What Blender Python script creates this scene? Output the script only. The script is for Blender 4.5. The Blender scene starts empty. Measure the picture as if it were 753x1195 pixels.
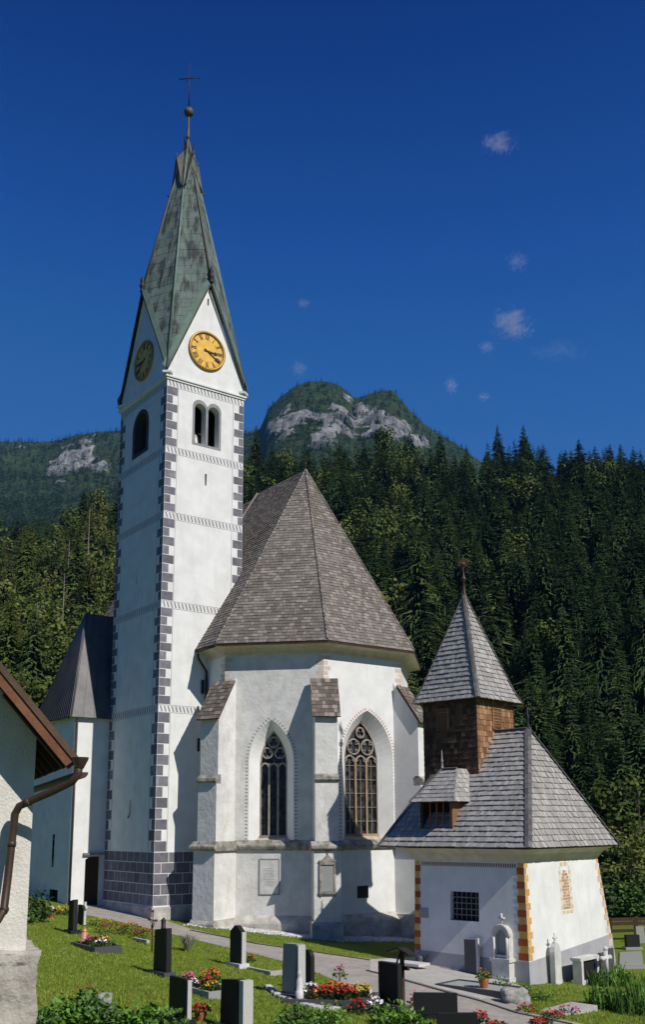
import bpy, bmesh, math, random
import numpy as np
from mathutils import Vector, Matrix
from mathutils.geometry import tessellate_polygon
random.seed(7); rng = np.random.default_rng(7)
R = math.radians
V = Vector
scn = bpy.context.scene
col = scn.collection
# ---------------------------------------------------------------- camera, sky, sun, exposure
FPX, CX, CY, PITCH, ROLL = 1159.0, 376.5, 731.6, R(11.321), R(-0.28)
fw = V((0, math.cos(PITCH), math.sin(PITCH))); up0 = V((0, -math.sin(PITCH), math.cos(PITCH))); rt0 = V((1, 0, 0))
rt = math.cos(ROLL)*rt0 + math.sin(ROLL)*up0; upv = -math.sin(ROLL)*rt0 + math.cos(ROLL)*up0
cd = bpy.data.cameras.new('camera'); cam = bpy.data.objects.new('camera', cd); col.objects.link(cam)
cam.matrix_world = Matrix(((rt.x, upv.x, -fw.x, 0), (rt.y, upv.y, -fw.y, 0), (rt.z, upv.z, -fw.z, 0), (0, 0, 0, 1)))
cd.sensor_fit = 'VERTICAL'; cd.sensor_height = 36; cd.sensor_width = 24; cd.lens = FPX*36/1195
cd.shift_y = (CY-597.5)/1195; cd.clip_start = 0.1; cd.clip_end = 20000
scn.camera = cam
SUN_AZ, SUN_EL = R(-44.5), R(42)          # direction to the sun: angle from +X, elevation
w = bpy.data.worlds.new('World'); scn.world = w; w.use_nodes = True
nt = w.node_tree; bg = nt.nodes['Background']
sky = nt.nodes.new('ShaderNodeTexSky'); sky.sky_type = 'NISHITA'; sky.sun_disc = False
sky.sun_elevation = SUN_EL; sky.sun_rotation = R(90)-SUN_AZ
sky.altitude = 200; sky.air_density = 1.0; sky.dust_density = 0.0; sky.ozone_density = 5.0
tintn = nt.nodes.new('ShaderNodeMix'); tintn.data_type = 'RGBA'; tintn.blend_type = 'MULTIPLY'; tintn.inputs[0].default_value = 1
tintn.inputs[7].default_value = (0.30, 0.68, 1.25, 1)
capn = nt.nodes.new('ShaderNodeVectorMath'); capn.operation = 'MINIMUM'; capn.inputs[1].default_value = (1.1, 1.7, 2.9)
nt.links.new(sky.outputs[0], capn.inputs[0]); nt.links.new(capn.outputs[0], tintn.inputs[6]); tcw = nt.nodes.new('ShaderNodeTexCoord'); sep = nt.nodes.new('ShaderNodeSeparateXYZ'); nt.links.new(tcw.outputs['Generated'], sep.inputs[0])
mrw = nt.nodes.new('ShaderNodeMapRange'); mrw.inputs[1].default_value = .36; mrw.inputs[2].default_value = .70; nt.links.new(sep.outputs['Z'], mrw.inputs[0])
grad = nt.nodes.new('ShaderNodeMix'); grad.data_type = 'RGBA'; grad.inputs[6].default_value = (1.0, 1.40, 1.42, 1); grad.inputs[7].default_value = (.05, .48, .82, 1); nt.links.new(mrw.outputs[0], grad.inputs[0])
mulw = nt.nodes.new('ShaderNodeMix'); mulw.data_type = 'RGBA'; mulw.blend_type = 'MULTIPLY'; mulw.inputs[0].default_value = 1; nt.links.new(tintn.outputs[2], mulw.inputs[6]); nt.links.new(grad.outputs[2], mulw.inputs[7])
nt.links.new(mulw.outputs[2], bg.inputs[0]); bg.inputs[1].default_value = 0.075
sl = bpy.data.lights.new('sun', 'SUN'); sl.energy = 4.4; sl.angle = R(0.5); sl.color = (1, 0.955, 0.88)
so = bpy.data.objects.new('sun', sl); col.objects.link(so)
sd = V((math.cos(SUN_EL)*math.cos(SUN_AZ), math.cos(SUN_EL)*math.sin(SUN_AZ), math.sin(SUN_EL)))
so.rotation_euler = (-sd).to_track_quat('-Z', 'Y').to_euler(); so.location = (60, -60, 80)
scn.view_settings.view_transform = 'Standard'; scn.view_settings.look = 'None'
scn.view_settings.exposure = 0; scn.view_settings.gamma = 1
scn.render.engine = 'CYCLES'

# ---------------------------------------------------------------- helpers
def ray(x, y): return rt*((x-CX)/FPX) + upv*((CY-y)/FPX) + fw
def pj(p):
    d = p.dot(fw); return (CX+FPX*p.dot(rt)/d, CY-FPX*p.dot(upv)/d)
def sstep(a, b, x):
    t = min(1, max(0, (x-a)/(b-a))); return t*t*(3-2*t)
SKYX = [-600, 0, 60, 130, 200, 290, 330, 400, 450, 500, 560, 600, 650, 753, 1400]
SKYY = [640, 615, 600, 570, 540, 515, 502, 494, 498, 508, 523, 518, 514, 524, 560]
HD0, HD1 = 120., 400.
def G0(x, y): return -4.9-.09*(min(14, max(-16, x))+5)
def H(x, y):
    z = G0(x, y)
    z += (-1.75-z)*(1-sstep(7.2, 14.5, y)) if x < 30 else 0            # bank the photographer stands on
    z += 1.9*math.exp(-((x+5.3)/3.2)**2-((y-12.5)/4.2)**2)*sstep(5, 14, y)  # raised bed beside the near house
    D = math.hypot(x, y)
    if D > HD0 and y > 20:
        px = CX+FPX*x/y
        r = np.interp(px, SKYX, SKYY); top = (964-r)/1159*HD1-23
        t = min(1, (D-HD0)/(HD1-HD0)); t = t**1.12
        z = z*(1-t)+top*t + 3*math.sin(x*.05+y*.03)*t + 2*math.sin(x*.11-y*.07+1)*t
        if D > HD1: z -= .18*(D-HD1)
        z = max(z, -60)
    return z
def gp(px, py):
    d = ray(px, py); t0 = 5; t = 5.
    while t < 120:
        p = d*t
        if p.z <= H(p.x, p.y): break
        t += .25
    lo, hi = t-.25, t
    for _ in range(20):
        m = (lo+hi)/2; p = d*m
        if p.z <= H(p.x, p.y): hi = m
        else: lo = m
    return d*hi

MATS = {}
def mat(name, c1, c2=None, scale=2., rough=.8, bump=0., bscale=30., streak=None, rnd=0., rndc=None, spec=.3, metal=0., detail=6, objrnd=0., lo=.35, hi=.65, extra=None):
    """noise-mixed colour, optional vertical streaks, per-face random value, bump"""
    if name in MATS: return MATS[name]
    m = bpy.data.materials.new(name); m.use_nodes = True; n = m.node_tree.nodes; L = m.node_tree.links
    b = n['Principled BSDF']; b.inputs['Roughness'].default_value = rough; b.inputs['Specular IOR Level'].default_value = spec; b.inputs['Metallic'].default_value = metal
    geo = n.new('ShaderNodeNewGeometry')
    c2 = c2 or tuple(x*.8 for x in c1)
    def noise(sc, stretch=None, det=detail, rg=.6):
        no = n.new('ShaderNodeTexNoise'); no.inputs['Scale'].default_value = sc; no.inputs['Detail'].default_value = det; no.inputs['Roughness'].default_value = rg
        mp = n.new('ShaderNodeMapping'); mp.inputs['Scale'].default_value = stretch or (1, 1, 1)
        L.new(geo.outputs['Position'], mp.inputs['Vector']); L.new(mp.outputs[0], no.inputs['Vector']); return no
    def mix(fac, a, bb, mode='MIX'):
        x = n.new('ShaderNodeMix'); x.data_type = 'RGBA'; x.blend_type = mode
        for sck, val in ((0, fac), (6, a), (7, bb)):
            if isinstance(val, (int, float)): x.inputs[sck].default_value = val
            elif isinstance(val, tuple): x.inputs[sck].default_value = (*val, 1)
            else: L.new(val, x.inputs[sck])
        return x.outputs[2]
    def ramp(src, a, bb):
        r = n.new('ShaderNodeMapRange'); r.inputs['From Min'].default_value = a; r.inputs['From Max'].default_value = bb; L.new(src, r.inputs['Value']); return r.outputs[0]
    c = mix(ramp(noise(scale).outputs[0], lo, hi), c1, c2)
    if streak:
        sc, st, colr, amt, a, bb = streak
        f = ramp(noise(sc, st).outputs[0], a, bb)
        mu = n.new('ShaderNodeMath'); mu.operation = 'MULTIPLY'; mu.inputs[1].default_value = amt; L.new(f, mu.inputs[0]); c = mix(mu.outputs[0], c, colr)
    if rnd or objrnd:
        at = n.new('ShaderNodeAttribute'); at.attribute_name = 'rnd'; val = at.outputs['Fac']
        if objrnd:
            oi = n.new('ShaderNodeObjectInfo'); ad = n.new('ShaderNodeMath'); ad.operation = 'ADD'; L.new(val, ad.inputs[0]); L.new(oi.outputs['Random'], ad.inputs[1])
            fr = n.new('ShaderNodeMath'); fr.operation = 'FRACT'; L.new(ad.outputs[0], fr.inputs[0]); val = fr.outputs[0]
        if rndc: c = mix(ramp(val, .55, 1.), c, rndc)
        k = rnd or objrnd
        r = n.new('ShaderNodeMapRange'); r.inputs['To Min'].default_value = 1-k; r.inputs['To Max'].default_value = 1+k; L.new(val, r.inputs['Value'])
        c = mix(1.0, c, r.outputs[0], 'MULTIPLY')
    L.new(c, b.inputs['Base Color'])
    if bump:
        bp = n.new('ShaderNodeBump'); bp.inputs['Strength'].default_value = bump; bp.inputs['Distance'].default_value = .03
        L.new(noise(bscale, None, 5).outputs[0], bp.inputs['Height']); L.new(bp.outputs[0], b.inputs['Normal'])
    MATS[name] = m
    return m

def grp(o, label=None, cat=None, group=None, kind=None):
    if label: o['label'] = label
    if cat: o['category'] = cat
    if group: o['group'] = group
    if kind: o['kind'] = kind
    return o
ORG = {}
def thing(name, label, cat, loc=(0, 0, 0), group=None):
    o = bpy.data.objects.new(name, None); o.empty_display_size = .3; col.objects.link(o); o.location = loc; ORG[o] = V(loc)
    return grp(o, label, cat, group)
class MB:
    def __init__(s): s.v = []; s.f = []; s.m = []; s.r = []; s.sm = []
    def face(s, pts, m=0, r=None, smooth=False):
        k = len(s.v); s.v += [tuple(p) for p in pts]; s.f.append(tuple(range(k, k+len(pts)))); s.m.append(m); s.r.append(random.random() if r is None else r); s.sm.append(smooth)
    def grid(s, rows, m=0, closed=False, smooth=True, r=None):
        k = len(s.v); n = len(rows[0]); r = random.random() if r is None else r
        for row in rows: s.v += [tuple(p) for p in row]
        for i in range(len(rows)-1):
            for j in range(n if closed else n-1):
                j2 = (j+1) % n; s.f.append((k+i*n+j, k+i*n+j2, k+(i+1)*n+j2, k+(i+1)*n+j)); s.m.append(m); s.r.append(r); s.sm.append(smooth)
    def box(s, o, a, b, c, m=0, r=None):
        """corner o, edge vectors a, b, c"""
        o, a, b, c = V(o), V(a), V(b), V(c); r = random.random() if r is None else r
        P = [o, o+a, o+a+b, o+b, o+c, o+a+c, o+a+b+c, o+b+c]
        fl = (a.cross(b)).dot(c) > 0
        k = len(s.v); s.v += [tuple(p) for p in P]
        for q in ((0, 3, 2, 1), (4, 5, 6, 7), (0, 1, 5, 4), (1, 2, 6, 5), (2, 3, 7, 6), (3, 0, 4, 7)):
            s.f.append(tuple(k+i for i in (q if fl else q[::-1]))); s.m.append(m); s.r.append(r); s.sm.append(False)
    def cbox(s, c, a, b, cc, m=0, r=None):
        a, b, cc = V(a), V(b), V(cc); s.box(V(c)-a/2-b/2-cc/2, a, b, cc, m, r)
    def prism(s, poly, d, m=0, r=None, caps=(True, True)):
        """poly: planar outline (3D), d: extrusion vector"""
        poly = [V(p) for p in poly]; d = V(d); n = len(poly); r = random.random() if r is None else r
        nn = V((0, 0, 0))
        for i in range(n): nn += poly[i].cross(poly[(i+1) % n])
        if nn.dot(d) > 0: poly = poly[::-1]
        top = [p+d for p in poly]
        tri = tessellate_polygon([poly])
        for t in tri:
            a, b, c = [poly[i] for i in t]
            if (b-a).cross(c-a).dot(d) > 0: a, b, c = a, c, b
            if caps[0]: s.face((a, b, c), m, r)
            if caps[1]: s.face((a+d, c+d, b+d), m, r)
        for i in range(n):
            j = (i+1) % n; s.face((poly[j], poly[i], top[i], top[j]), m, r)
    def tube(s, pts, rad, m=0, k=8, r=None, smooth=True, closed=False):
        pts = [V(p) for p in pts]; n = len(pts); rows = []
        rads = rad if isinstance(rad, (list, tuple)) else [rad]*n
        prev = None
        for i in range(n):
            if closed: t = pts[(i+1) % n]-pts[i-1]
            else: t = pts[min(i+1, n-1)]-pts[max(i-1, 0)]
            t.normalize()
            if prev is None:
                x = t.cross(V((0, 0, 1)))
                if x.length < .1: x = t.cross(V((1, 0, 0)))
            else: x = prev-t*prev.dot(t)
            x.normalize(); prev = x; y = t.cross(x)
            rows.append([pts[i]+(x*math.cos(2*math.pi*j/k)+y*math.sin(2*math.pi*j/k))*rads[i] for j in range(k)])
        if closed: rows.append(rows[0])
        s.grid(rows, m, True, smooth, r)
        if not closed:
            s.face(rows[0][::-1], m); s.face(rows[-1], m)
    def lathe(s, c, prof, m=0, k=14, smooth=True):
        c = V(c); s.grid([[c+V((r_*math.cos(2*math.pi*j/k), r_*math.sin(2*math.pi*j/k), z)) for j in range(k)] for r_, z in prof], m, True, smooth)
    def ball(s, c, r_, m=0, k=10, sq=1.):
        s.lathe(c, [(max(1e-4, r_*math.sin(math.pi*i/k)), -sq*r_*math.cos(math.pi*i/k)) for i in range(k+1)], m, k+2)
    def shingles(s, poly, course, wid, th=.025, m=0, jit=.4, base=.003, level=False):
        """courses of single boards over the convex planar outline poly (first edge = eave)"""
        P = [V(p) for p in poly]; o = P[0]; ex = (P[1]-P[0]).normalized()
        nrm = (P[1]-P[0]).cross(P[-1]-P[0]).normalized()
        if level: ex = V((0, 0, 1)).cross(nrm).normalized()
        ey = nrm.cross(ex)
        if level: o = min(P, key=lambda p: p.z)
        q = [((p-o).dot(ex), (p-o).dot(ey)) for p in P]
        y1 = max(b for a, b in q)
        def span(y):
            y = min(max(y, 1e-4), y1-1e-4); xs = []
            for i in range(len(q)):
                (a, b), (c, d) = q[i], q[(i+1) % len(q)]
                if (b <= y < d) or (d <= y < b): xs.append(a+(c-a)*(y-b)/(d-b))
            return (min(xs), max(xs)) if len(xs) > 1 else (0, 0)
        nr = max(1, round(y1/course)); ch = y1/nr
        for i in range(nr):
            ya, yb = i*ch, (i+1)*ch+ch*.12
            la, ra = span(ya); lb, rb = span(min((i+1)*ch, y1)); lo, hi = min(la, lb), max(ra, rb)
            x = lo-random.random()*wid
            while x < hi:
                ww = wid*(1+jit*(random.random()-.5)*2); xa, xb = x+.006, x+ww-.006; x += ww
                a0, a1 = max(xa, la), min(xb, ra); b0, b1 = max(xa, lb), min(xb, rb)
                if a1-a0 < .01 and b1-b0 < .01: continue
                if a1 < a0: a0 = a1 = (a0+a1)/2
                if b1 < b0: b0 = b1 = (b0+b1)/2
                t = th*(.7+.7*random.random()); yj = ya-ch*.08*random.random()
                A0 = o+ex*a0+ey*yj; A1 = o+ex*a1+ey*yj; B0 = o+ex*b0+ey*yb; B1 = o+ex*b1+ey*yb
                up = nrm*t; lowv = nrm*base; r_ = random.random()
                s.face((A0+up, A1+up, B1+lowv, B0+lowv), m, r_); s.face((A0-lowv, A1-lowv, A1+up, A0+up), m, r_*.5)
                s.face((A0-lowv, A0+up, B0+lowv), m, r_*.5); s.face((A1+up, A1-lowv, B1+lowv), m, r_*.5)
    def build(s, name, mats, parent=None, top=None):
        if not isinstance(mats, (list, tuple)): mats = [mats]
        me = bpy.data.meshes.new(name)
        org = V((0, 0, 0)); par = parent
        if parent is not None: org = ORG[parent]
        me.from_pydata([tuple(V(p)-org) for p in s.v], [], s.f)
        for m_ in mats: me.materials.append(m_)
        me.polygons.foreach_set('material_index', s.m); me.polygons.foreach_set('use_smooth', s.sm)
        a = me.attributes.new('rnd', 'FLOAT', 'FACE'); a.data.foreach_set('value', s.r)
        bm = bmesh.new(); bm.from_mesh(me); bmesh.ops.remove_doubles(bm, verts=bm.verts, dist=1e-5) if len(s.v) < 3000 else None
        bm.to_mesh(me); bm.free()
        o = bpy.data.objects.new(name, me); col.objects.link(o); o.parent = parent; ORG[o] = org
        return o
def panel(mb, O, ax, nz, outer, holes=(), m=0):
    """planar wall: outer and holes are (a, z) lists, ax the in-plane horizontal axis, outward normal nz"""
    O = V(O); ax = V(ax)
    f = lambda q: O+ax*q[0]+V((0, 0, q[1]))
    polys = [[f(q) for q in outer]]+[[f(q) for q in h] for h in holes]
    flat = [p for pl in polys for p in pl]; r = random.random()
    for t in tessellate_polygon(polys):
        a, b, c = [flat[i] for i in t]
        if (b-a).cross(c-a).dot(nz) < 0: b, c = c, b
        mb.face((a, b, c), m, r)
def arch(cx, hw, z0, zs, za, n=8):
    """pointed arch outline, counter-clockwise from lower left"""
    h = za-zs; r_ = (hw*hw+h*h)/(2*hw); a1 = math.asin(min(1, h/r_))
    if r_ < hw: a1 = math.pi-a1
    pts = [(cx-hw, z0), (cx+hw, z0)]
    for i in range(n+1): t = a1*i/n; pts.append((cx+hw-r_+r_*math.cos(t), zs+r_*math.sin(t)))
    for i in range(n-1, -1, -1): t = a1*i/n; pts.append((cx-hw+r_-r_*math.cos(t), zs+r_*math.sin(t)))
    return pts

# ---------------------------------------------------------------- materials
PLASTER = mat('white_plaster', (.80, .80, .78), (.70, .70, .68), 1.2, .9, .25, 14, streak=(2.2, (1.6, 1.6, .16), (.52, .51, .48), .35, .54, .78), spec=.1)
PLAST_ROUGH = mat('rough_plaster', (.74, .73, .70), (.60, .59, .56), 1.6, .95, .9, 5, streak=(1.6, (1, 1, .35), (.45, .43, .39), .45, .52, .75), spec=.1)
STUCCO = mat('house_stucco', (.77, .74, .67), (.68, .645, .58), 3, .95, .55, 30, streak=(2, (1, 1, .3), (.42, .38, .3), .4, .5, .75), spec=.1)
CREAM = mat('cornice_cream', (.66, .60, .47), (.52, .46, .36), 2, .9, .2, 20)
STONE = mat('weathered_stone', (.42, .39, .34), (.13, .12, .105), 2.6, .95, 1., 9, streak=(1.2, (1, 1, 1), (.6, .56, .48), .5, .5, .65), spec=.1)
PLINTH = mat('plinth_stone', (.58, .56, .51), (.33, .31, .275), 1.8, .95, 1., 6, spec=.1)
SILLST = mat('sill_stone', (.55, .50, .42), (.28, .24, .19), 3, .95, .8, 10, spec=.1)
GREYP = mat('slate_paint', (.135, .13, .155), (.19, .185, .205), 3, .85, .1, 20, rnd=.25, streak=(2.5, (1, 1, .6), (.34, .33, .35), .6, .55, .75))
GREYL = mat('grey_line_paint', (.22, .22, .24), (.3, .3, .31), 3, .85)
DARKP = mat('dark_window_paint', (.05, .045, .06), (.08, .07, .09), 3, .8)
SHING = mat('old_wood_shingle', (.225, .20, .178), (.170, .148, .128), .35, .9, .4, 30, rnd=.20, rndc=(.25, .225, .198), streak=(3, (1, 1, 1), (.10, .08, .066), .5, .55, .75), spec=.15)
SHING_S = mat('small_roof_shingle', (.19, .16, .135), (.14, .115, .095), .8, .9, .4, 30, rnd=.3, rndc=(.24, .21, .18), spec=.15)
SHING_G = mat('grey_wood_shingle', (.36, .345, .325), (.30, .285, .27), .8, .8, .3, 25, rnd=.13, rndc=(.40, .385, .365), spec=.25)
SHING_B = mat('brown_wall_shingle', (.27, .145, .07), (.20, .105, .052), 1., .85, .3, 25, rnd=.25, rndc=(.34, .2, .11), spec=.15)
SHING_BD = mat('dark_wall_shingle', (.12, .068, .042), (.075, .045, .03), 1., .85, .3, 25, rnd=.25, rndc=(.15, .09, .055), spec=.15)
HIPCAP = mat('hip_board', (.10, .095, .09), (.15, .145, .14), 2, .85, .2, 20, rnd=.3)
COPPER = mat('copper_patina', (.175, .225, .19), (.115, .155, .135), 1.3, .6, .2, 8, rnd=.06, streak=(2.6, (1, 1, .14), (.035, .037, .033), .9, .47, .62), spec=.35)
COPPERB = mat('copper_brown', (.14, .11, .075), (.08, .075, .055), 1.2, .6, .2, 8, spec=.35)
COPPERG = mat('copper_edge', (.16, .235, .185), (.10, .15, .12), 1.2, .6, .2, 8, spec=.35)
IRON = mat('wrought_iron', (.03, .028, .027), (.055, .045, .04), 8, .6, .2, 40, metal=.5)
RUST = mat('rusty_iron', (.16, .07, .035), (.09, .045, .028), 9, .8, .3, 40)
GOLD = mat('gilded_dial', (.78, .47, .08), (.62, .36, .05), 3, .5, .1, 20, metal=.1)
GOLDD = mat('gilded_rim', (.45, .28, .06), (.36, .21, .04), 3, .45, metal=.35)
BLACKP = mat('black_paint', (.012, .011, .011), (.02, .02, .02), 5, .5)
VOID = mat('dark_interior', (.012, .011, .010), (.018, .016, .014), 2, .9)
GLASS = mat('leaded_glass', (.016, .017, .019), (.045, .04, .034), 3.2, .18, .4, 7, rnd=.9, spec=.5)
TRAC = mat('tracery_stone', (.34, .30, .25), (.24, .21, .18), 4, .9, .4, 20)
TRACT = mat('sunlit_mullion', (.40, .285, .165), (.30, .20, .11), 4, .9, .4, 20)  # sunlight on the east mullions is mixed into this tan
BEDW = mat('red_paint_dash', (.42, .24, .20), (.55, .36, .31), 6, .9)
BEDG = mat('grey_paint_dash', (.22, .20, .20), (.34, .31, .30), 6, .9)
PINK = mat('faded_pink_quoin', (.62, .48, .40), (.70, .60, .52), 4, .9, rnd=.15)
ORANGE = mat('orange_quoin', (.62, .33, .06), (.66, .40, .12), 5, .9, rnd=.15, streak=(5, (1, 1, 1), (.74, .64, .48), .6, .58, .75))
REDQ = mat('red_quoin', (.42, .10, .028), (.34, .08, .025), 5, .9, rnd=.2, streak=(5, (1, 1, 1), (.55, .26, .13), .5, .56, .75))
BROWNF = mat('brown_frieze', (.20, .11, .05), (.28, .17, .08), 8, .9)
METALR = mat('dark_sheet_metal', (.085, .082, .085), (.13, .125, .13), 1.1, .5, .1, 6, streak=(1.3, (1, 1, .3), (.13, .125, .125), .5, .5, .7), metal=.2, spec=.4)
PIPE = mat('brown_pipe', (.055, .038, .03), (.085, .055, .04), 6, .5, metal=.3)
PIPEG = mat('pale_pipe', (.4, .38, .34), (.3, .28, .25), 6, .5, metal=.3)
WOOD = mat('dark_timber', (.075, .04, .022), (.045, .025, .015), 4, .85, .3, 30, rnd=.2)
WOODR = mat('verge_board', (.20, .085, .04), (.13, .055, .028), 5, .75, .3, 30, rnd=.2)
TILE = mat('clay_tile', (.14, .085, .055), (.09, .06, .042), 3, .85, .4, 30, rnd=.4, rndc=(.2, .13, .09))
GRANB = mat('black_granite', (.014, .014, .015), (.024, .024, .025), 60, .55, spec=.25)
GRANG = mat('grey_granite', (.27, .27, .265), (.36, .36, .35), 70, .5, .1, 60, spec=.35)
GRANL = mat('pale_granite_side', (.56, .55, .53), (.44, .435, .42), 40, .85, .3, 60)
GRAND = mat('dark_grey_granite', (.06, .062, .066), (.10, .10, .105), 70, .4, spec=.35)
MARBLE = mat('white_marble', (.68, .67, .64), (.52, .51, .48), 3, .6, .2, 12, streak=(2, (1, 1, .3), (.4, .39, .36), .4, .5, .7))
SOIL = mat('grave_soil', (.07, .05, .035), (.11, .085, .06), 9, .95, .8, 20)
GRAVELG = mat('green_grey_gravel', (.50, .525, .49), (.27, .29, .27), 45, .9, 1., 60)
TERR = mat('terracotta', (.42, .15, .07), (.34, .11, .05), 8, .8)
ASPH = mat('asphalt', (.40, .365, .32), (.29, .265, .235), 1.3, .95, .5, 60, streak=(5, (1, 1, 1), (.46, .42, .37), .6, .5, .65), spec=.15)
PAVE = mat('concrete_paving', (.50, .475, .435), (.38, .36, .33), 2., .95, .4, 50, streak=(7, (1, 1, 1), (.38, .365, .34), .5, .5, .6), spec=.15)
KERB = mat('kerb_edge', (.06, .055, .05), (.10, .09, .08), 6, .9, .5, 30)
PEBB = mat('white_pebble', (.62, .61, .58), (.42, .41, .39), 9, .9, rnd=.3)
BOULD = mat('boulder_stone', (.40, .39, .37), (.24, .235, .22), 5, .95, 1., 10)
BARK = mat('bark', (.075, .055, .042), (.045, .034, .027), 6, .95, .6, 20)
DEADW = mat('grey_dead_trunk', (.26, .23, .19), (.18, .155, .13), 3, .95, .5, 20)
SPRUCE = mat('spruce_needles', (.030, .062, .021), (.050, .088, .027), .3, .9, .0, 5, objrnd=.45, rndc=(.074, .112, .032), spec=.1)
LARCH = mat('larch_needles', (.068, .106, .022), (.108, .140, .031), .3, .9, .0, 5, objrnd=.35, rndc=(.12,.125,.035), spec=.1)
LEAFD = mat('dark_leaf', (.022, .055, .014), (.045, .085, .02), 3, .6, rnd=.35, spec=.3)
LEAFL = mat('bright_leaf', (.085, .19, .022), (.13, .25, .035), 3, .55, rnd=.4, spec=.3)
LEAFM = mat('mid_leaf', (.058, .13, .022), (.09, .17, .032), 3, .6, rnd=.4, spec=.3)
def petal(nm, c): return mat('petal_'+nm, c, tuple(x*.75 for x in c), 20, .7, rnd=.25)
RED = petal('red', (.45, .025, .02)); PINKP = petal('pink', (.62, .12, .25)); YEL = petal('yellow', (.62, .42, .03)); ORA = petal('orange', (.6, .16, .03)); WHI = petal('white', (.75, .73, .7))
LANT = mat('red_lantern_glass', (.35, .02, .015), (.25, .015, .01), 8, .3)
PURP = mat('purple_lantern_glass', (.05, .03, .09), (.03, .02, .06), 8, .3)

# ---------------------------------------------------------------- ground, paths
def axis(segs):
    out = []
    for a, b, st in segs: out += list(np.arange(a, b, st))
    return out+[segs[-1][1]]
xs = axis([(-3000, -600, 300), (-600, -150, 25), (-150, -30, 6), (-30, 30, 1.), (30, 150, 6), (150, 600, 25), (600, 3000, 300)])
ys = axis([(-300, -20, 40), (-20, 6, 2), (6, 24, .6), (24, 64, 1.6), (64, 120, 5), (120, 420, 7), (420, 600, 30), (600, 3000, 300)])
def build_ground():
    vs = [(x, y, H(x, y)) for y in ys for x in xs]; nx = len(xs)
    fs = [(j*nx+i, j*nx+i+1, (j+1)*nx+i+1, (j+1)*nx+i) for j in range(len(ys)-1) for i in range(nx-1)]
    me = bpy.data.meshes.new('ground'); me.from_pydata(vs, [], fs); me.polygons.foreach_set('use_smooth', [True]*len(fs))
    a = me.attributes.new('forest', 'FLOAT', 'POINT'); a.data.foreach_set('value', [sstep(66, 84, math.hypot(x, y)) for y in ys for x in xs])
    m = bpy.data.materials.new('grass_ground'); m.use_nodes = True; n = m.node_tree.nodes; L = m.node_tree.links; b = n['Principled BSDF']
    b.inputs['Roughness'].default_value = .95; b.inputs['Specular IOR Level'].default_value = .1
    geo = n.new('ShaderNodeNewGeometry')
    def no(s, d=6):
        x = n.new('ShaderNodeTexNoise'); x.inputs['Scale'].default_value = s; x.inputs['Detail'].default_value = d; x.inputs['Roughness'].default_value = .65; L.new(geo.outputs['Position'], x.inputs['Vector']); return x.outputs[0]
    def mx(f, a, c):
        x = n.new('ShaderNodeMix'); x.data_type = 'RGBA'; L.new(f, x.inputs[0])
        for k, vv in ((6, a), (7, c)):
            if isinstance(vv, tuple): x.inputs[k].default_value = (*vv, 1)
            else: L.new(vv, x.inputs[k])
        return x.outputs[2]
    def rp(s, a, c):
        r = n.new('ShaderNodeMapRange'); r.inputs[1].default_value = a; r.inputs[2].default_value = c; L.new(s, r.inputs[0]); return r.outputs[0]
    c = mx(rp(no(.35), .38, .62), (.135, .205, .018), (.185, .245, .026)); c = mx(rp(no(.9), .52, .68), c, (.195, .215, .04)); c = mx(rp(no(5), .5, .72), c, (.165, .175, .035)); c = mx(rp(no(28), .5, .75), c, (.055, .09, .012))
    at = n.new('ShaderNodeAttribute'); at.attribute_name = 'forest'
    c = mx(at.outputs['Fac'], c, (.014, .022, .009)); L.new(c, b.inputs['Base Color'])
    bp = n.new('ShaderNodeBump'); bp.inputs['Strength'].default_value = .8; bp.inputs['Distance'].default_value = .05; L.new(no(30), bp.inputs['Height']); L.new(bp.outputs[0], b.inputs['Normal'])
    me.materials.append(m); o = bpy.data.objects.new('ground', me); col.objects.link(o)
    grp(o, 'sloping green churchyard lawn rising into the forest floor', 'ground', kind='structure'); return o
build_ground()
def flat(name, pix, dz, m, label, th=.0):
    pts = [gp(*q) for q in pix]; P = [V((p.x, p.y, H(p.x, p.y)+dz)) for p in pts]
    mb = MB(); r = .5
    for t in tessellate_polygon([P]):
        a, b, c = [P[i] for i in t]
        if (b-a).cross(c-a).z < 0: b, c = c, b
        mb.face((a, b, c), 0, r)
    for i in range(len(P)):
        a, b = P[i], P[(i+1) % len(P)]; mb.face((a, b, b-V((0, 0, .2)), a-V((0, 0, .2))), 0, r)
    o = mb.build(name, m); grp(o, label, name.replace('_', ' '), kind='structure'); return P
path_pix = [(82, 1056), (120, 1053), (180, 1070), (222, 1084), (290, 1099), (370, 1111), (430, 1119), (487, 1121), (545, 1140), (600, 1160), (612, 1181), (670, 1193), (760, 1212), (640, 1222), (520, 1190), (425, 1166), (395, 1146), (350, 1127), (290, 1112), (220, 1095), (150, 1078), (90, 1066)]
flat('path', path_pix, .010, ASPH, 'grey asphalt path curving through the churchyard past the church')
court_pix = [(432, 1120), (487, 1117), (548, 1134), (612, 1152), (606, 1162), (560, 1166), (520, 1156), (470, 1142), (432, 1133)]
flat('paved_forecourt', court_pix, .022, PAVE, 'pale concrete forecourt along the shaded wall of the chapel')
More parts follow.
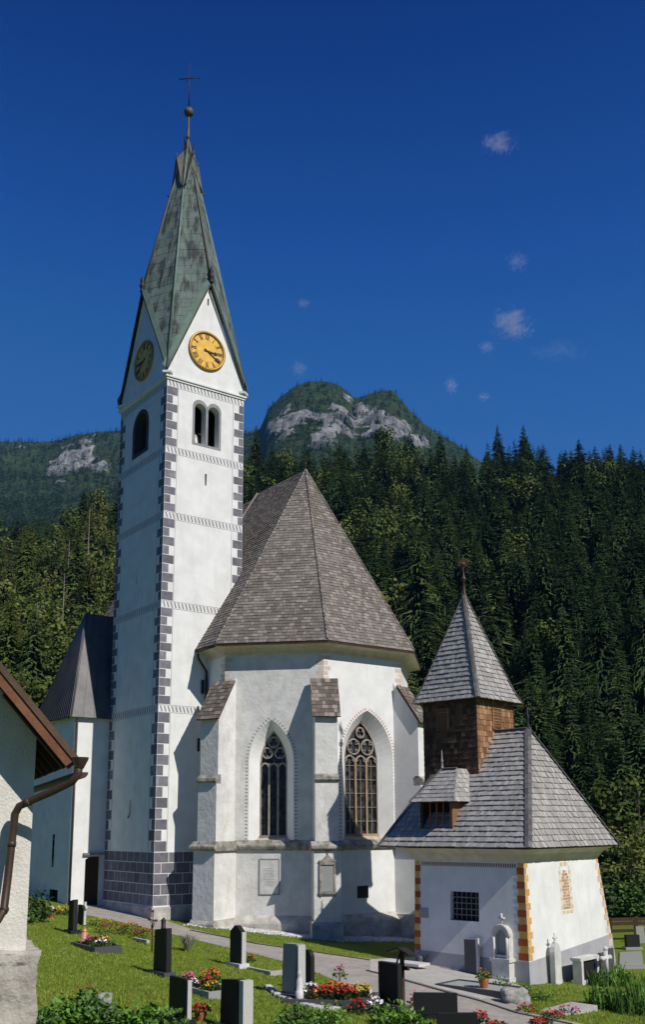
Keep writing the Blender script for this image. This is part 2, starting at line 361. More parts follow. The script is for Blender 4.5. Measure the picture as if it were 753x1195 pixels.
def kerb(pix, w_=.09, h=.045):
    pts = [gp(*q) for q in pix]; mb = MB()
    P = []
    for i in range(len(pts)-1):
        for k in range(6): P.append(pts[i].lerp(pts[i+1], k/6))
    P.append(pts[-1]); P = [V((p.x, p.y, H(p.x, p.y))) for p in P]
    rows = []
    for i, p in enumerate(P):
        t = (P[min(i+1, len(P)-1)]-P[max(i-1, 0)]); t.z = 0; t.normalize(); s_ = V((-t.y, t.x, 0))*w_/2; hz = V((0, 0, h))
        rows.append([p-s_-hz*2, p-s_+hz, p+s_+hz, p+s_-hz*2])
    mb.grid(rows, 0, False, False)
    grp(mb.build('kerb', KERB), 'dark low kerb edging the asphalt path', 'kerb', kind='structure')
kerb([(222, 1086), (262, 1094), (300, 1102), (370, 1112), (405, 1117), (432, 1121)])
kerb([(428, 1133), (470, 1144), (520, 1158), (562, 1169), (604, 1183), (668, 1196)])

# ---------------------------------------------------------------- church
TH = R(36.193)
u = V((math.cos(TH), math.sin(TH), 0)); v = V((-math.sin(TH), math.cos(TH), 0)); Z = V((0, 0, 1))
T = V((-8.6008, 51.6009, 0)); WU, WV = 5.0, 6.02
church = thing('church', 'white gothic church with tall clock tower, copper spire and brown shingled choir roof', 'church', (-4, 54, -5))
ZB, ZC = -6.2, 24.55
def fE(a, z, off=0.): return T+u*a-v*off+Z*z          # on the east face of the tower
def fS(b, z, off=0.): return T+v*b-u*off+Z*z          # on the south face
# tower shaft with belfry openings
def lancet(cx, hw, z0, za, n=6): return arch(cx, hw, z0, za-hw*1.02, za, n)
E_op = [lancet(2.13, .36, 21.15, 23.55), lancet(3.0, .36, 21.15, 23.55)]
S_op = [[(2.45, 21.2), (3.95, 21.2)]+[(3.2+.75*math.cos(math.pi*i/10), 22.75+.78*math.sin(math.pi*i/10)) for i in range(11)]]
slit = [(2.50, 18.75), (2.62, 18.75), (2.62, 19.45), (2.50, 19.45)]
slitS = [(3.08, 13.3), (3.18, 13.3), (3.18, 13.75), (3.08, 13.75)]
mb = MB()
panel(mb, T, u, -v, [(0, ZB), (WU, ZB), (WU, ZC), (0, ZC)], E_op+[slit])
panel(mb, T, v, -u, [(0, ZB), (WV, ZB), (WV, ZC), (0, ZC)], S_op+[slitS])
panel(mb, T+u*WU, v, u, [(0, ZB), (WV, ZB), (WV, ZC), (0, ZC)]); panel(mb, T+v*WV, u, v, [(0, ZB), (WU, ZB), (WU, ZC), (0, ZC)])
def reveal(mb, f, poly, d, m=0, close=None):
    n = len(poly)
    for i in range(n):
        a, b = poly[i], poly[(i+1) % n]; mb.face((f(*a), f(*b), f(b[0], b[1], -d), f(a[0], a[1], -d)), m)
    if close is not None: mb.face([f(a, z, -d) for a, z in poly], close)
for q in E_op: reveal(mb, fE, q, .5)
for q in S_op: reveal(mb, fS, q, .5, 2)
reveal(mb, fE, slit, .4, 0, 1); reveal(mb, fS, slitS, .4, 0, 1)
# dark belfry chamber
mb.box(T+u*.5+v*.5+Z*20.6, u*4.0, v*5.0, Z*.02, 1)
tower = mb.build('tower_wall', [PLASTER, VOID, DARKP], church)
mb = MB()  # black sheets stand in for the shade inside, plus one slate panel
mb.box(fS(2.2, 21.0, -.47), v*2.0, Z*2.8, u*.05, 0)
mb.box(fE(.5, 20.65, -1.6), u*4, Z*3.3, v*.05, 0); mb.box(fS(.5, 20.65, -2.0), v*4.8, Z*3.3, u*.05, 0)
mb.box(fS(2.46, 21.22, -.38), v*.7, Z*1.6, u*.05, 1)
mb.build('belfry_shade_panels', [VOID, GREYP], church)
mb = MB(); mb.lathe(fE(2.35, 21.25, -1.0), [(.42, 0), (.36, .12), (.27, .45), (.22, .7), (.1, .82), (.01, .85)], 0); mb.tube([fE(1.8, 22.15, -1.0), fE(2.9, 22.15, -1.0)], .07, 1)
mb.build('bell', [PIPEG, WOOD], church)
# belfry frames
mb = MB()
def frame(mb, f, outer, holes, th, m=0, inw=None):
    O = f(0, 0, th); ax = f(1, 0, th)-O; n = f(0, 0, 1)-f(0, 0, 0); panel(mb, O, ax, n, outer, holes, m)
    n_ = len(outer)
    for i in range(n_):
        a, b = outer[i], outer[(i+1) % n_]; mb.face((f(*a, 0), f(*b, 0), f(*b, th), f(*a, th)), m)
    for h in holes:
        for i in range(len(h)):
            a, b = h[i], h[(i+1) % len(h)]; mb.face((f(*a, 0), f(*b, 0), f(*b, th), f(*a, th)), m)
def bifora(c, hwt, zb, zt, r_):
    pts = [(c-hwt, zb), (c+hwt, zb)]
    for cc in (c+hwt-r_, c-hwt+r_):
        for i in range(7):
            t = math.pi*i/6
            if cc > c and i == 6: continue
            if cc < c and i == 0: t = .35
            if cc > c and i == 5: t = math.pi-.35
            pts.append((cc+r_*math.cos(t), zt-r_+r_*math.sin(t)))
    return pts
frame(mb, fE, bifora(2.565, .93, 21.02, 23.78, .47), [list(q) for q in E_op], .012)
e_fr = mb.build('belfry_window', [GREYL], church)
mb = MB(); frame(mb, fS, [(2.15, 20.98), (4.25, 20.98)]+[(3.2+1.05*math.cos(math.pi*i/10), 22.7+1.08*math.sin(math.pi*i/10)) for i in range(11)], [list(q) for q in S_op], .012)
mb.build('belfry_window', [DARKP], church)
# quoins, friezes, plinth blocks as plates a few mm proud of the plaster
PR = .005
mb = MB()
bands = [24.1, 20.18, 16.42, 11.45, 5.86]
zl = [-1.27]+bands[::-1]
for i in range(5):
    z0 = zl[i]+(.42 if i else 0.0); z1 = zl[i+1]; n = round((z1-z0)/.53)
    n += (n % 2 == 0); hh = (z1-z0)/n
    for k in range(n):
        za, zz = z0+k*hh+.02, z0+(k+1)*hh-.02; lng = (k % 2 == 0)
        w_ = .66 if lng else .36
        mb.box(fE(.012, za, 0), u*w_, Z*(zz-za), -v*PR); mb.box(fE(WU-.012-(.30 if lng else .62), za, 0), u*(.30 if lng else .62), Z*(zz-za), -v*PR)
        w2 = .36 if lng else .66
        mb.box(fS(.012, za, 0), v*w2, Z*(zz-za), -u*PR); mb.box(fS(WV-.012-w2, za, 0), v*w2, Z*(zz-za), -u*PR)
mb.build('painted_quoins', [GREYP], church)
mb = MB()
for i, b in enumerate(bands):
    n = 22
    for k in range(n):
        for f, W_ in ((fE, WU), (fS, WV)):
            st = (W_-.1)/n; a = .08+k*st; d = PR if f is fE else PR
            z0, z1 = b+.05, b+.35
            o_ = [f(a, z1, 0), f(a+st*.42, z1, 0), f(a+st*.86, z0, 0), f(a+st*.44, z0, 0)]
            mb.prism(o_, (f(0, 0, d)-f(0, 0, 0)))
    for f, W_ in ((fE, WU), (fS, WV)):
        for zz in (b-.01, b+.38):
            mb.box(f(0.01, zz, 0), f(W_-.02, zz, 0)-f(0, zz, 0), Z*.022, f(0, 0, PR)-f(0, 0, 0))
for f, W_ in ((fE, WU), (fS, WV)):
    for a in (.70, W_-.72):
        for i in range(5):
            z0 = zl[i]+(.42 if i else 0); mb.box(f(a, z0, 0), f(.022, 0, 0)-f(0, 0, 0), Z*(zl[i+1]-z0-.03), f(0, 0, PR+.001)-f(0, 0, 0))
mb.build('painted_frieze', [GREYL], church)
mb = MB()
for k in range(5):
    z1 = -1.30-k*.53; z0 = z1-.49
    for f, W_, bw in ((fE, WU, .83), (fS, WV, .78)):
        a = .012-(bw/2 if k % 2 else 0)
        while a < W_-.03:
            a0, a1 = max(a, .012), min(a+bw-.035, W_-.012); a += bw
            if a1-a0 > .05: mb.box(f(a0, z0, 0), f(a1-a0, 0, 0)-f(0, 0, 0), Z*(z1-z0), f(0, 0, PR)-f(0, 0, 0))
mb.build('plinth_blocks', [GREYP], church)
mb = MB(); mb.box(fE(-.09, -6.4, .09), u*(WU+.18), v*(WV+.18), Z*2.42); mb.build('tower_plinth', [PLINTH], church)
# cornice under the gables
mb = MB()
for (zz, pr, hh) in ((24.5, .06, .12), (24.62, .13, .10)):
    mb.box(T-u*pr-v*pr+Z*zz, u*(WU+2*pr), v*(WV+2*pr), Z*hh)
mb.build('tower_cornice', [PLASTER], church)
# gables
GZ0, GZ1, GF = 24.72, 31.0, 25.35
cen = T+u*WU/2+v*WV/2
gab = []
def gable(f, W_, hole=None):
    mb = MB(); out = [(.0, GZ0), (W_, GZ0), (W_, GF), (W_/2, GZ1), (0, GF)]
    O = f(0, 0); panel(mb, O, f(1, 0)-O, f(0, 0, 1)-f(0, 0, 0), out, [hole] if hole else [])
    if hole: reveal(mb, f, hole, .25, 0, 1)
    return mb.build('gable', [PLASTER, VOID], church)
gable(fE, WU, [(2.44, 29.75), (2.55, 29.75), (2.55, 30.2), (2.44, 30.2)]); gable(fS, WV)
def fN(b, z, off=0.): return T+u*WU+v*b+u*off+Z*z
def fW(a, z, off=0.): return T+v*WV+u*a+v*off+Z*z
gable(fN, WV); gable(fW, WU)
# spire: eight sheets between apex, tower corners and gable peaks, laid in copper sheets
APEX = cen+Z*42.7
ov = .30
corn = [T, T+u*WU, T+u*WU+v*WV, T+v*WV]
cornO = []
for c in corn:
    d = c-cen; cornO.append(c+V((d.x, d.y, 0)).normalized()*.16+Z*(GF-.30))
peaks = [fE(WU/2, GZ1+.15, ov), fN(WV/2, GZ1+.15, ov), fW(WU/2, GZ1+.15, ov), fS(WV/2, GZ1+.15, ov)]
ring = []
for i in range(4): ring += [cornO[i], peaks[i]]
mb = MB(); under = MB()
GAB_T = .80
for i in range(8):
    a, b = ring[i], ring[(i+1) % 8]
    mb.face((a, b, APEX), 1, .5)
    n = (b-a).cross(APEX-a).normalized(); sh = n*.01
    mb.shingles([a+sh, b+sh, APEX+sh], .62, .45, .014, 0, .3, level=True)
    under.face((b-n*.09, a-n*.09, APEX-n*.5), 0)
    under.face((a, b, b-n*.09, a-n*.09), 0)
spire = mb.build('spire', [COPPER, COPPERB], church)
mb = MB()
for i in range(8): mb.tube([ring[i]+Z*.03, ring[i].lerp(APEX, .5)+Z*.03, APEX+Z*.03], [.085, .075, .04], 0 if i % 2 else 1, 6)
for i in range(4):   # verges of the gables
    for c in (cornO[i], cornO[(i+1) % 4]):
        p, q = c, peaks[i]; d = (q-p).normalized(); o_ = (peaks[i]-cen); o_.z = 0; o_.normalize()
        mb.box(p-o_*.06-Z*.20, q-p, o_*.07, Z*.24, 2)
        mb.box(p-o_*.30-Z*.36+d*.25, (q-p)*.93, o_*.16, Z*.17, 3)
for i in range(4):   # pale flashing strips along the gable edges
    for c in (cornO[i], cornO[(i+1) % 4]):
        p, q = c, peaks[i]; d = (q-p).normalized(); n_ = d.cross(APEX-p).normalized()
        if n_.z < 0: n_ = -n_
        w_ = (APEX-p); w_ = (w_-d*w_.dot(d)).normalized()
        mb.prism([p+n_*.03, q+n_*.03, q+w_*.34+n_*.03-d*.2, p+w_*.34+n_*.03+d*.15], n_*.02, 1)
mb.build('spire_ridge', [COPPERB, COPPERG, IRON, PLASTER], church)
under.build('verge_soffit', [WOOD], church)
for i in range(4):   # gable feet: little returned eaves
    mb = MB(); c = cornO[i]; d = (c-cen); d.z = 0; d.normalize(); s_ = V((-d.y, d.x, 0))
    mb.prism([c-s_*.30-d*.55-Z*.02, c+s_*.30-d*.55-Z*.02, c+s_*.24+d*.02-Z*.1, c-s_*.24+d*.02-Z*.1], Z*-.12, 0)
    mb.build('gable_foot', [PLASTER], church)
mb = MB()   # collar of gablets high on the spire
t0, t1 = .785, .91
for i in range(4):
    p = ring[2*i+1].lerp(APEX, t0); k1 = ring[2*i].lerp(APEX, t0-.015); k2 = ring[(2*i+2) % 8].lerp(APEX, t0-.015)
    o_ = (p-cen); o_.z = 0; o_.normalize(); tip = ring[2*i+1].lerp(APEX, .85)+o_*.34; bck = ring[2*i+1].lerp(APEX, t1)
    mb.face((k1+o_*.20, tip, bck), 0); mb.face((tip, k2+o_*.20, bck), 0); mb.face((k1+o_*.20, p+o_*.05, tip), 1); mb.face((p+o_*.05, k2+o_*.20, tip), 1)
    for k in (k1, k2): mb.tube([k+o_*.1-Z*.02, tip+Z*.02], .05, 0, 6)
    mb.tube([tip-o_*.05, tip+Z*.35], [.05, .02], 0, 6)
    mb.tube([k1+o_*.1, k1+o_*.38-Z*.05], [.05, .03], 0, 6)
mb.build('spire_gablet', [COPPERB, COPPER], church)
for p in peaks[:1]+peaks[3:]:
    mb = MB(); mb.lathe(p+Z*-.05, [(.14, 0), (.1, .2), (.16, .32), (.17, .42), (.09, .55), (.13, .68), (.12, .8), (.03, 1.0), (.001, 1.1)], 0, 10)
    mb.build('gable_finial', [IRON], church)
mb = MB(); mb.lathe(APEX-Z*.22, [(.10, 0), (.10, .18), (.16, .22), (.10, .30), (.08, 1.0), (.06, 1.8), (.07, 1.9)], 0, 12); mb.ball(APEX+Z*1.85, .31, 0, 12)
fin = mb.build('spire_ball', [COPPERB], church)
mb = MB(); B = APEX+Z*2.1
cdx = (u*.75-v*.66).normalized()
mb.tube([B, B+Z*1.6, B+Z*3.5], [.05, .035, .012], 0, 6); mb.tube([B+Z*2.2-cdx*.62, B+Z*2.2+cdx*.62], .03, 0, 6)
for s_ in (-1, 1): mb.ball(B+Z*2.2+cdx*.62*s_, .06, 0, 6)
for k in range(4):
    a = math.pi/4+k*math.pi/2; mb.tube([B+Z*2.2, B+Z*2.2+cdx*.33*math.cos(a)+Z*.33*math.sin(a)], [.025, .008], 0, 5)
mb.build('spire_cross', [IRON], church)
# clocks
def clock(f, c, z, r_, hands, offs=.03):
    O = f(c, z, 0); ax = f(1, 0)-f(0, 0); nn = f(0, 0, 1)-f(0, 0, 0)
    P = lambda a, rr, d: O+ax*(rr*math.cos(a))+Z*(rr*math.sin(a))+nn*d
    n = 48; A = [2*math.pi*i/n for i in range(n)]
    mb = MB()
    mb.grid([[P(a, rr, d) for a in A] for rr, d in ((r_, .0), (r_, .10), (r_*.93, .14), (r_*.88, .10), (r_*.87, .05))], 1, True, True)
    mb.face([P(a, r_*.875, .05) for a in A], 0)
    mb.grid([[P(a, rr, .053) for a in A] for rr in (r_*.58, r_*.56)], 1, True, False)
    dial = mb.build('clock_dial', [GOLD, GOLDD], church)
    nm = MB()
    rom = ['XII', 'I', 'II', 'III', 'IIII', 'V', 'VI', 'VII', 'VIII', 'IX', 'X', 'XI']
    for h, s_ in enumerate(rom):
        a = math.pi/2-h*math.pi/6; er = ax*math.cos(a)+Z*math.sin(a); et = ax*math.sin(a)-Z*math.cos(a)
        wch = {'I': .07, 'V': .13, 'X': .13}; tot = sum(wch[c_] for c_ in s_); x = -tot/2; hh = r_*.13; cc = O+er*r_*.72+nn*.055
        def st(x0, x1, wd=.035):
            p0 = cc+et*x0*r_/1.2-er*hh; p1 = cc+et*x1*r_/1.2+er*hh; d = et*wd
            nm.prism([p0-d/2, p0+d/2, p1+d/2, p1-d/2], nn*.006)
        for c_ in s_:
            m_ = x+wch[c_]/2
            if c_ == 'I': st(m_, m_, .04)
            elif c_ == 'V': st(m_, m_-.045, .045); st(m_, m_+.045, .025)
            else: st(m_+.045, m_-.045, .045); st(m_-.045, m_+.045, .025)
            x += wch[c_]
    for i in range(60):
        a = 2*math.pi*i/60; nm.prism([P(a-.008, r_*.835, .055), P(a+.008, r_*.835, .055), P(a+.008, r_*.865, .055), P(a-.008, r_*.865, .055)], nn*.004)
    k = nm.build('numerals', [BLACKP], dial)
    for ang, ln, wd in hands:
        hb = MB(); a = math.radians(90-ang); er = ax*math.cos(a)+Z*math.sin(a); et = ax*math.sin(a)-Z*math.cos(a); o_ = O+nn*(.075+wd*.1)
        hb.prism([o_-er*.2-et*wd*.5, o_-er*.2+et*wd*.5, o_+er*ln*.62+et*wd*.45, o_+er*ln*.74+et*wd*1.5, o_+er*ln, o_+er*ln*.74-et*wd*1.5, o_+er*ln*.62-et*wd*.45], nn*.012)
        hb.build('clock_hand', [BLACKP], dial)
clock(fE, 2.46, 26.86, 1.2, [(122, .95, .06), (94, .70, .08)])
clock(fS, 3.0, 26.76, 1.2, [(122, .95, .06), (94, .70, .08)])
mb = MB(); mb.tube([fS(2.95, 1.4, .03), fS(2.95, .8, .03), fS(2.98, .55, .06), fS(3.03, .46, .09)], [.012, .016, .03, .05], 0, 6); mb.build('wall_lamp', [IRON], church)

# choir (half octagon)
C0 = V((-5.162, 51.812, 0)); C1 = V((.0557, 51.0039, 0)); C2 = V((4.3168, 54.1218, 0)); C3 = V((5.1252, 59.3395, 0)); SD = 5.28
dSE = (C1-C0).normalized(); nSE = V((dSE.y, -dSE.x, 0)); nE = -v; dNE = (C3-C2).normalized(); nNE = V((dNE.y, -dNE.x, 0)); nS = -u; nN = u
CW = C0+v*16; C3W = C3+v*10
WT = 9.0
def fSE(a, z, off=0.): return C0+dSE*a+nSE*off+Z*z
def fCE(a, z, off=0.): return C1+u*a-v*off+Z*z
winSE = dict(c=2.52, hw=1.18, hg=.70, zs=3.2, za=5.42, zg=4.85, zb=-.55)
winE = dict(c=2.86, hw=1.72, hg=1.10, zs=3.45, za=6.0, zg=5.45, zb=-.5)
mb = MB()
oSE = arch(winSE['c'], winSE['hw'], -.86, winSE['zs'], winSE['za'], 10); oE = arch(winE['c'], winE['hw'], -.80, winE['zs'], winE['za'], 10)
panel(mb, C0, dSE, nSE, [(0, -6.6), (SD, -6.6), (SD, WT), (0, WT)], [oSE], 0)
panel(mb, C1, u, nE, [(0, -6.6), (SD, -6.6), (SD, WT), (0, WT)], [oE], 1)
panel(mb, C2, dNE, nNE, [(0, -6.6), (SD, -6.6), (SD, WT), (0, WT)], [], 1)
panel(mb, C0, v, nS, [(0, -6.6), (16, -6.6), (16, WT), (0, WT)], [], 1); panel(mb, C3, v, nN, [(0, -6.6), (10, -6.6), (10, WT), (0, WT)], [], 1)
mb.build('choir_wall', [PLAST_ROUGH, PLASTER], church)
def gothic(f, wd, outer, nl_, tall, mats, rings):
    c, hg = wd['c'], wd['hg']; d = .62
    inner = arch(c, hg, wd['zb'], wd['zs']-.1, wd['zg'], 10)
    mb = MB(); n = len(outer)
    for i in range(n):
        a, b = outer[i], outer[(i+1) % n]; a2, b2 = inner[i], inner[(i+1) % n]
        mb.face((f(*b), f(*a), f(a2[0], a2[1], -d), f(b2[0], b2[1], -d)), 1 if i == 0 else 0, .5)
    win = mb.build('gothic_window', [PLASTER, SILLST], church)
    mb = MB()
    z0, zs = wd['zb'], wd['zs']-.1
    # quarries: little panes, each its own tone and tilt
    qs, qh = .16, .22; a = c-hg
    nx = max(1, round(2*hg/qs)); nz = int((wd['zg']-z0)/qh)
    h = wd['zg']-zs; rr = (hg*hg+h*h)/(2*hg)
    for i in range(nx):
        for k in range(nz):
            xa, xb = c-hg+2*hg*i/nx, c-hg+2*hg*(i+1)/nx; za, zb_ = z0+k*qh, z0+(k+1)*qh
            xm = max(abs(xa-c), abs(xb-c)); lim = wd['zg'] if True else 0
            mb.face((f(xa, za, -d-.10+random.uniform(-.004, .004)), f(xb, za, -d-.10), f(xb, zb_, -d-.10+random.uniform(-.004, .004)), f(xa, zb_, -d-.10)), 0)
    mb.build('glass_pane', [GLASS], win)
    mb = MB(); dd = d+.02
    G_ = lambda a, z: f(a, z, -dd)
    rad = .055
    lw = 2*hg/nl_; zl_ = tall
    for i in range(1, nl_): mb.box(f(c-hg+i*lw-.05, z0, -dd-.07), f(.10, 0)-f(0, 0), Z*(zl_-z0+.25), f(0, 0, .12)-f(0, 0, 0), 1)
    for i in range(nl_):   # pointed light heads with cusps
        cc = c-hg+(i+.5)*lw; hw = lw/2
        pts = [G_(cc+hw-hw*2*(1-math.cos(t)), zl_+hw*2*math.sin(t)*.62) for t in np.linspace(0, math.pi/3, 6)]
        pts2 = [G_(cc-hw+hw*2*(1-math.cos(t)), zl_+hw*2*math.sin(t)*.62) for t in np.linspace(0, math.pi/3, 6)]
        mb.tube(pts, rad, 0, 6); mb.tube(pts2, rad, 0, 6)
        for s_ in (-1, 1): mb.tube([G_(cc+s_*hw, zl_+.02), G_(cc+s_*hw*.5, zl_+.14), G_(cc+s_*hw*.62, zl_+hw*.8)], [.045, .03, .03], 0, 5)
    for (rx, rz, r1, lob) in rings:
        mb.tube([G_(c+rx+r1*math.cos(t), rz+r1*math.sin(t)) for t in np.linspace(0, 2*math.pi, 17)[:-1]], rad*.9, 0, 6, closed=True)
        for k in range(lob):
            t = 2*math.pi*k/lob+math.pi/2+math.pi/lob
            mb.tube([G_(c+rx+r1*math.cos(t+.3), rz+r1*math.sin(t+.3)), G_(c+rx+r1*.45*math.cos(t), rz+r1*.45*math.sin(t)), G_(c+rx+r1*math.cos(t-.3), rz+r1*math.sin(t-.3))], [.04, .028, .04], 0, 5)
    ip = inner[2:]; mb.tube([G_(*q) for q in ip], .06, 0, 6)
    for s_ in (-1, 1): mb.box(f(c+s_*hg-.045, z0, -dd-.07), f(.09, 0)-f(0, 0), Z*(zs-z0), f(0, 0, .12)-f(0, 0, 0), 0)
    mb.box(f(c-hg, z0-.06, -dd-.1), f(2*hg, 0)-f(0, 0), Z*.14, f(0, 0, .22)-f(0, 0, 0), 1)
    mb.build('tracery', mats, win)
    mb = MB()
    k = 1
    while z0+k*.72 < zl_: mb.box(f(c-hg+.04, z0+k*.72, -dd-.04), f(2*hg-.08, 0)-f(0, 0), Z*.022, f(0, 0, .03)-f(0, 0, 0), 0); k += 1
    for i in range(nl_): mb.box(f(c-hg+(i+.5)*lw-.012, z0, -dd-.04), f(.024, 0)-f(0, 0), Z*(zl_-z0+.2), f(0, 0, .03)-f(0, 0, 0), 0)
    mb.build('saddle_bar', [PIPEG if nl_ == 3 and hg > .9 else IRON], win)
    return win
w1 = gothic(fSE, winSE, oSE, 3, 2.95, [TRAC, TRAC], [(-.34, 3.72, .27, 3), (.34, 3.72, .27, 3), (0, 4.28, .27, 3)])
w2 = gothic(fCE, winE, oE, 3, 3.25, [TRAC, TRACT], [(-.46, 4.10, .40, 4), (.46, 4.10, .40, 4), (0, 4.86, .27, 3)])
def border(f, outer, win, m1, m2, hollow):
    mb = MB(); pts = outer[1:]+[outer[0]]
    L = 0; out = []
    cx = sum(p[0] for p in outer)/len(outer)
    for i in range(len(pts)-1):
        (a, z), (b, y) = pts[i], pts[i+1]; ln = math.hypot(b-a, y-z); k = int(ln/.045)+1
        for j in range(k): out.append((a+(b-a)*j/k, z+(y-z)*j/k, (b-a)/ln, (y-z)/ln))
    acc = 0; step = .155; i = 0; last = None
    for q in out:
        if last is None or math.hypot(q[0]-last[0], q[1]-last[1]) > step:
            last = q; a, z, ta, tz = q; na, nz = tz, -ta
            if z < -.75: continue
            p0 = (a+na*.05, z+nz*.05); ww, hh = .13, .055 if not hollow else .075
            P = [(p0[0]-ta*hh/2, p0[1]-tz*hh/2), (p0[0]+ta*hh/2, p0[1]+tz*hh/2), (p0[0]+ta*hh/2+na*ww, p0[1]+tz*hh/2+nz*ww), (p0[0]-ta*hh/2+na*ww, p0[1]-tz*hh/2+nz*ww)]
            mb.prism([f(x, y_, 0) for x, y_ in P], f(0, 0, .004)-f(0, 0, 0), i % 2)
            i += 1
    mb.build('painted_border', [m1, m2], win)
border(fSE, oSE, w1, BEDG, BEDG, False); border(fCE, oE, w2, BEDW, BEDW, True)
# painted star patch above the south-east window and faded corner blocks
for cnr, d1, d2 in ((C1, -dSE, u), (C2, -u, dNE), (C0, v, dSE)):
    mb = MB()
    for k in range(9):
        z0 = 6.6+k*.27
        if z0 > 8.75: break
        for d, nn in ((d1, None), (d2, None)):
            n_ = V((d.y, -d.x, 0)); mid = (C0+C2)/2+v*5
            if n_.dot(cnr-mid) < 0: n_ = -n_
            wd = .42 if (k % 2 == (0 if d is d1 else 1)) else .26
            mb.box(cnr+d*.01+Z*z0, d*wd, Z*.22, n_*.004)
    mb.build('painted_corner_blocks', [PINK], church)
# string course, stone plinth and cove
def offpoly(o):
    k = math.tan(R(22.5))
    return [C0+nS*o+v*16, C0+(nS+nSE).normalized()*o/math.cos(R(22.5)), C1+(nSE+nE).normalized()*o/math.cos(R(22.5)), C2+(nE+nNE).normalized()*o/math.cos(R(22.5)), C3+(nNE+nN).normalized()*o/math.cos(R(22.5)), C3+nN*o+v*10]
def ringstrip(mb, prof, m=0, a=0, b=6, smooth=False):
    rows = [[p+Z*z for p in offpoly(o)[a:b]] for o, z in prof]
    for i in range(len(rows)-1):
        for j in range(len(rows[0])-1): mb.face((rows[i][j], rows[i][j+1], rows[i+1][j+1], rows[i+1][j]), m)
mb = MB(); ringstrip(mb, [(0, -1.22), (.16, -1.12), (.20, -1.02), (.20, -.95), (.0, -.70)]); mb.build('string_course', [STONE], church)
mb = MB(); ringstrip(mb, [(.30, -6.6), (.28, -4.75), (.22, -4.62), (.0, -4.38)]); mb.build('choir_plinth', [PLINTH], church)
mb = MB(); ringstrip(mb, [(.0, 8.82), (.06, 8.84), (.10, 9.0), (.22, 9.16), (.45, 9.27), (.62, 9.29)]); mb.build('cornice', [CREAM], church)
# choir and nave roofs
EV, EZ = .78, 9.36
eo = [p+Z*EZ for p in offpoly(EV)]
A0 = V((-.98, 56.9, 21.05)); RL = 5.3
Rw = A0+v*RL; uC = (A0-T).dot(u)
eW = T+u*((C0-T).dot(u)-EV)+v*((Rw-T).dot(v))+Z*EZ; eWN = eo[4]+v*((Rw-eo[4]).dot(v))
faces = [[eW, eo[1], A0, Rw], [eo[1], eo[2], A0], [eo[2], eo[3], A0], [eo[3], eo[4], A0], [eo[4], eWN, Rw, A0]]
mb = MB(); sub = MB()
for fc in faces:
    n = (fc[1]-fc[0]).cross(fc[-1]-fc[0]).normalized()
    mb.face([p-n*.01 for p in fc], 1, .2); mb.shingles(fc, .205, .25, .03, 0, .35)
    a, b = fc[0], fc[1]; mb.face((a-n*.01, a-Z*.15, b-Z*.15, b-n*.01), 1, .2)
    c = (a+b)/2; inn = (cen-c); inn = V((A0.x-c.x, A0.y-c.y, 0)).normalized(); 
    mb.face((a-Z*.13, b-Z*.13, b-Z*.07+inn*.8, a-Z*.07+inn*.8), 2, .2)
mb.build('choir_roof', [SHING, WOOD, CREAM], church)
mb = MB(); n5 = (eo[1]-eW).cross(Rw-eW).normalized()
Rn = Rw-Z*.25+v*.02; eN_ = eW+v*.02-Z*.12; L5 = v*16
fcs = [[eN_+L5, eN_, Rn, Rn+L5], [eWN-Z*.12+v*.02, eWN+L5-Z*.12, Rn+L5, Rn]]
for i, fc in enumerate(fcs):
    n = (fc[1]-fc[0]).cross(fc[-1]-fc[0]).normalized(); mb.face([p-n*.01 for p in fc], 1, .2)
    if i == 0: mb.shingles(fc, .30, .32, .03, 0, .35)
mb.face((eN_+L5, Rn+L5, eWN+L5), 1)
mb.build('nave_roof', [SHING_S, WOOD], church)
mb = MB(); mb.box(eW-n5*.05, Rw-eW, v*.10, n5*.16, 0); mb.build('verge_board', [SHING_S], church)
mb = MB(); mb.tube([A0-Z*.2, A0+Z*.75], [.05, .03], 0, 6); mb.ball(A0+Z*.8, .07, 0, 6)
for fc in faces[1:4]:
    for k in range(46):
        t0, t1 = k/46, (k+1.15)/46; p, q = fc[0].lerp(A0, t0), fc[0].lerp(A0, min(1, t1)); mb.tube([p+Z*(.05+.03*random.random()), q+Z*.035], .06, 1, 5)
mb.build('hip_ridge', [IRON, SHING], church)
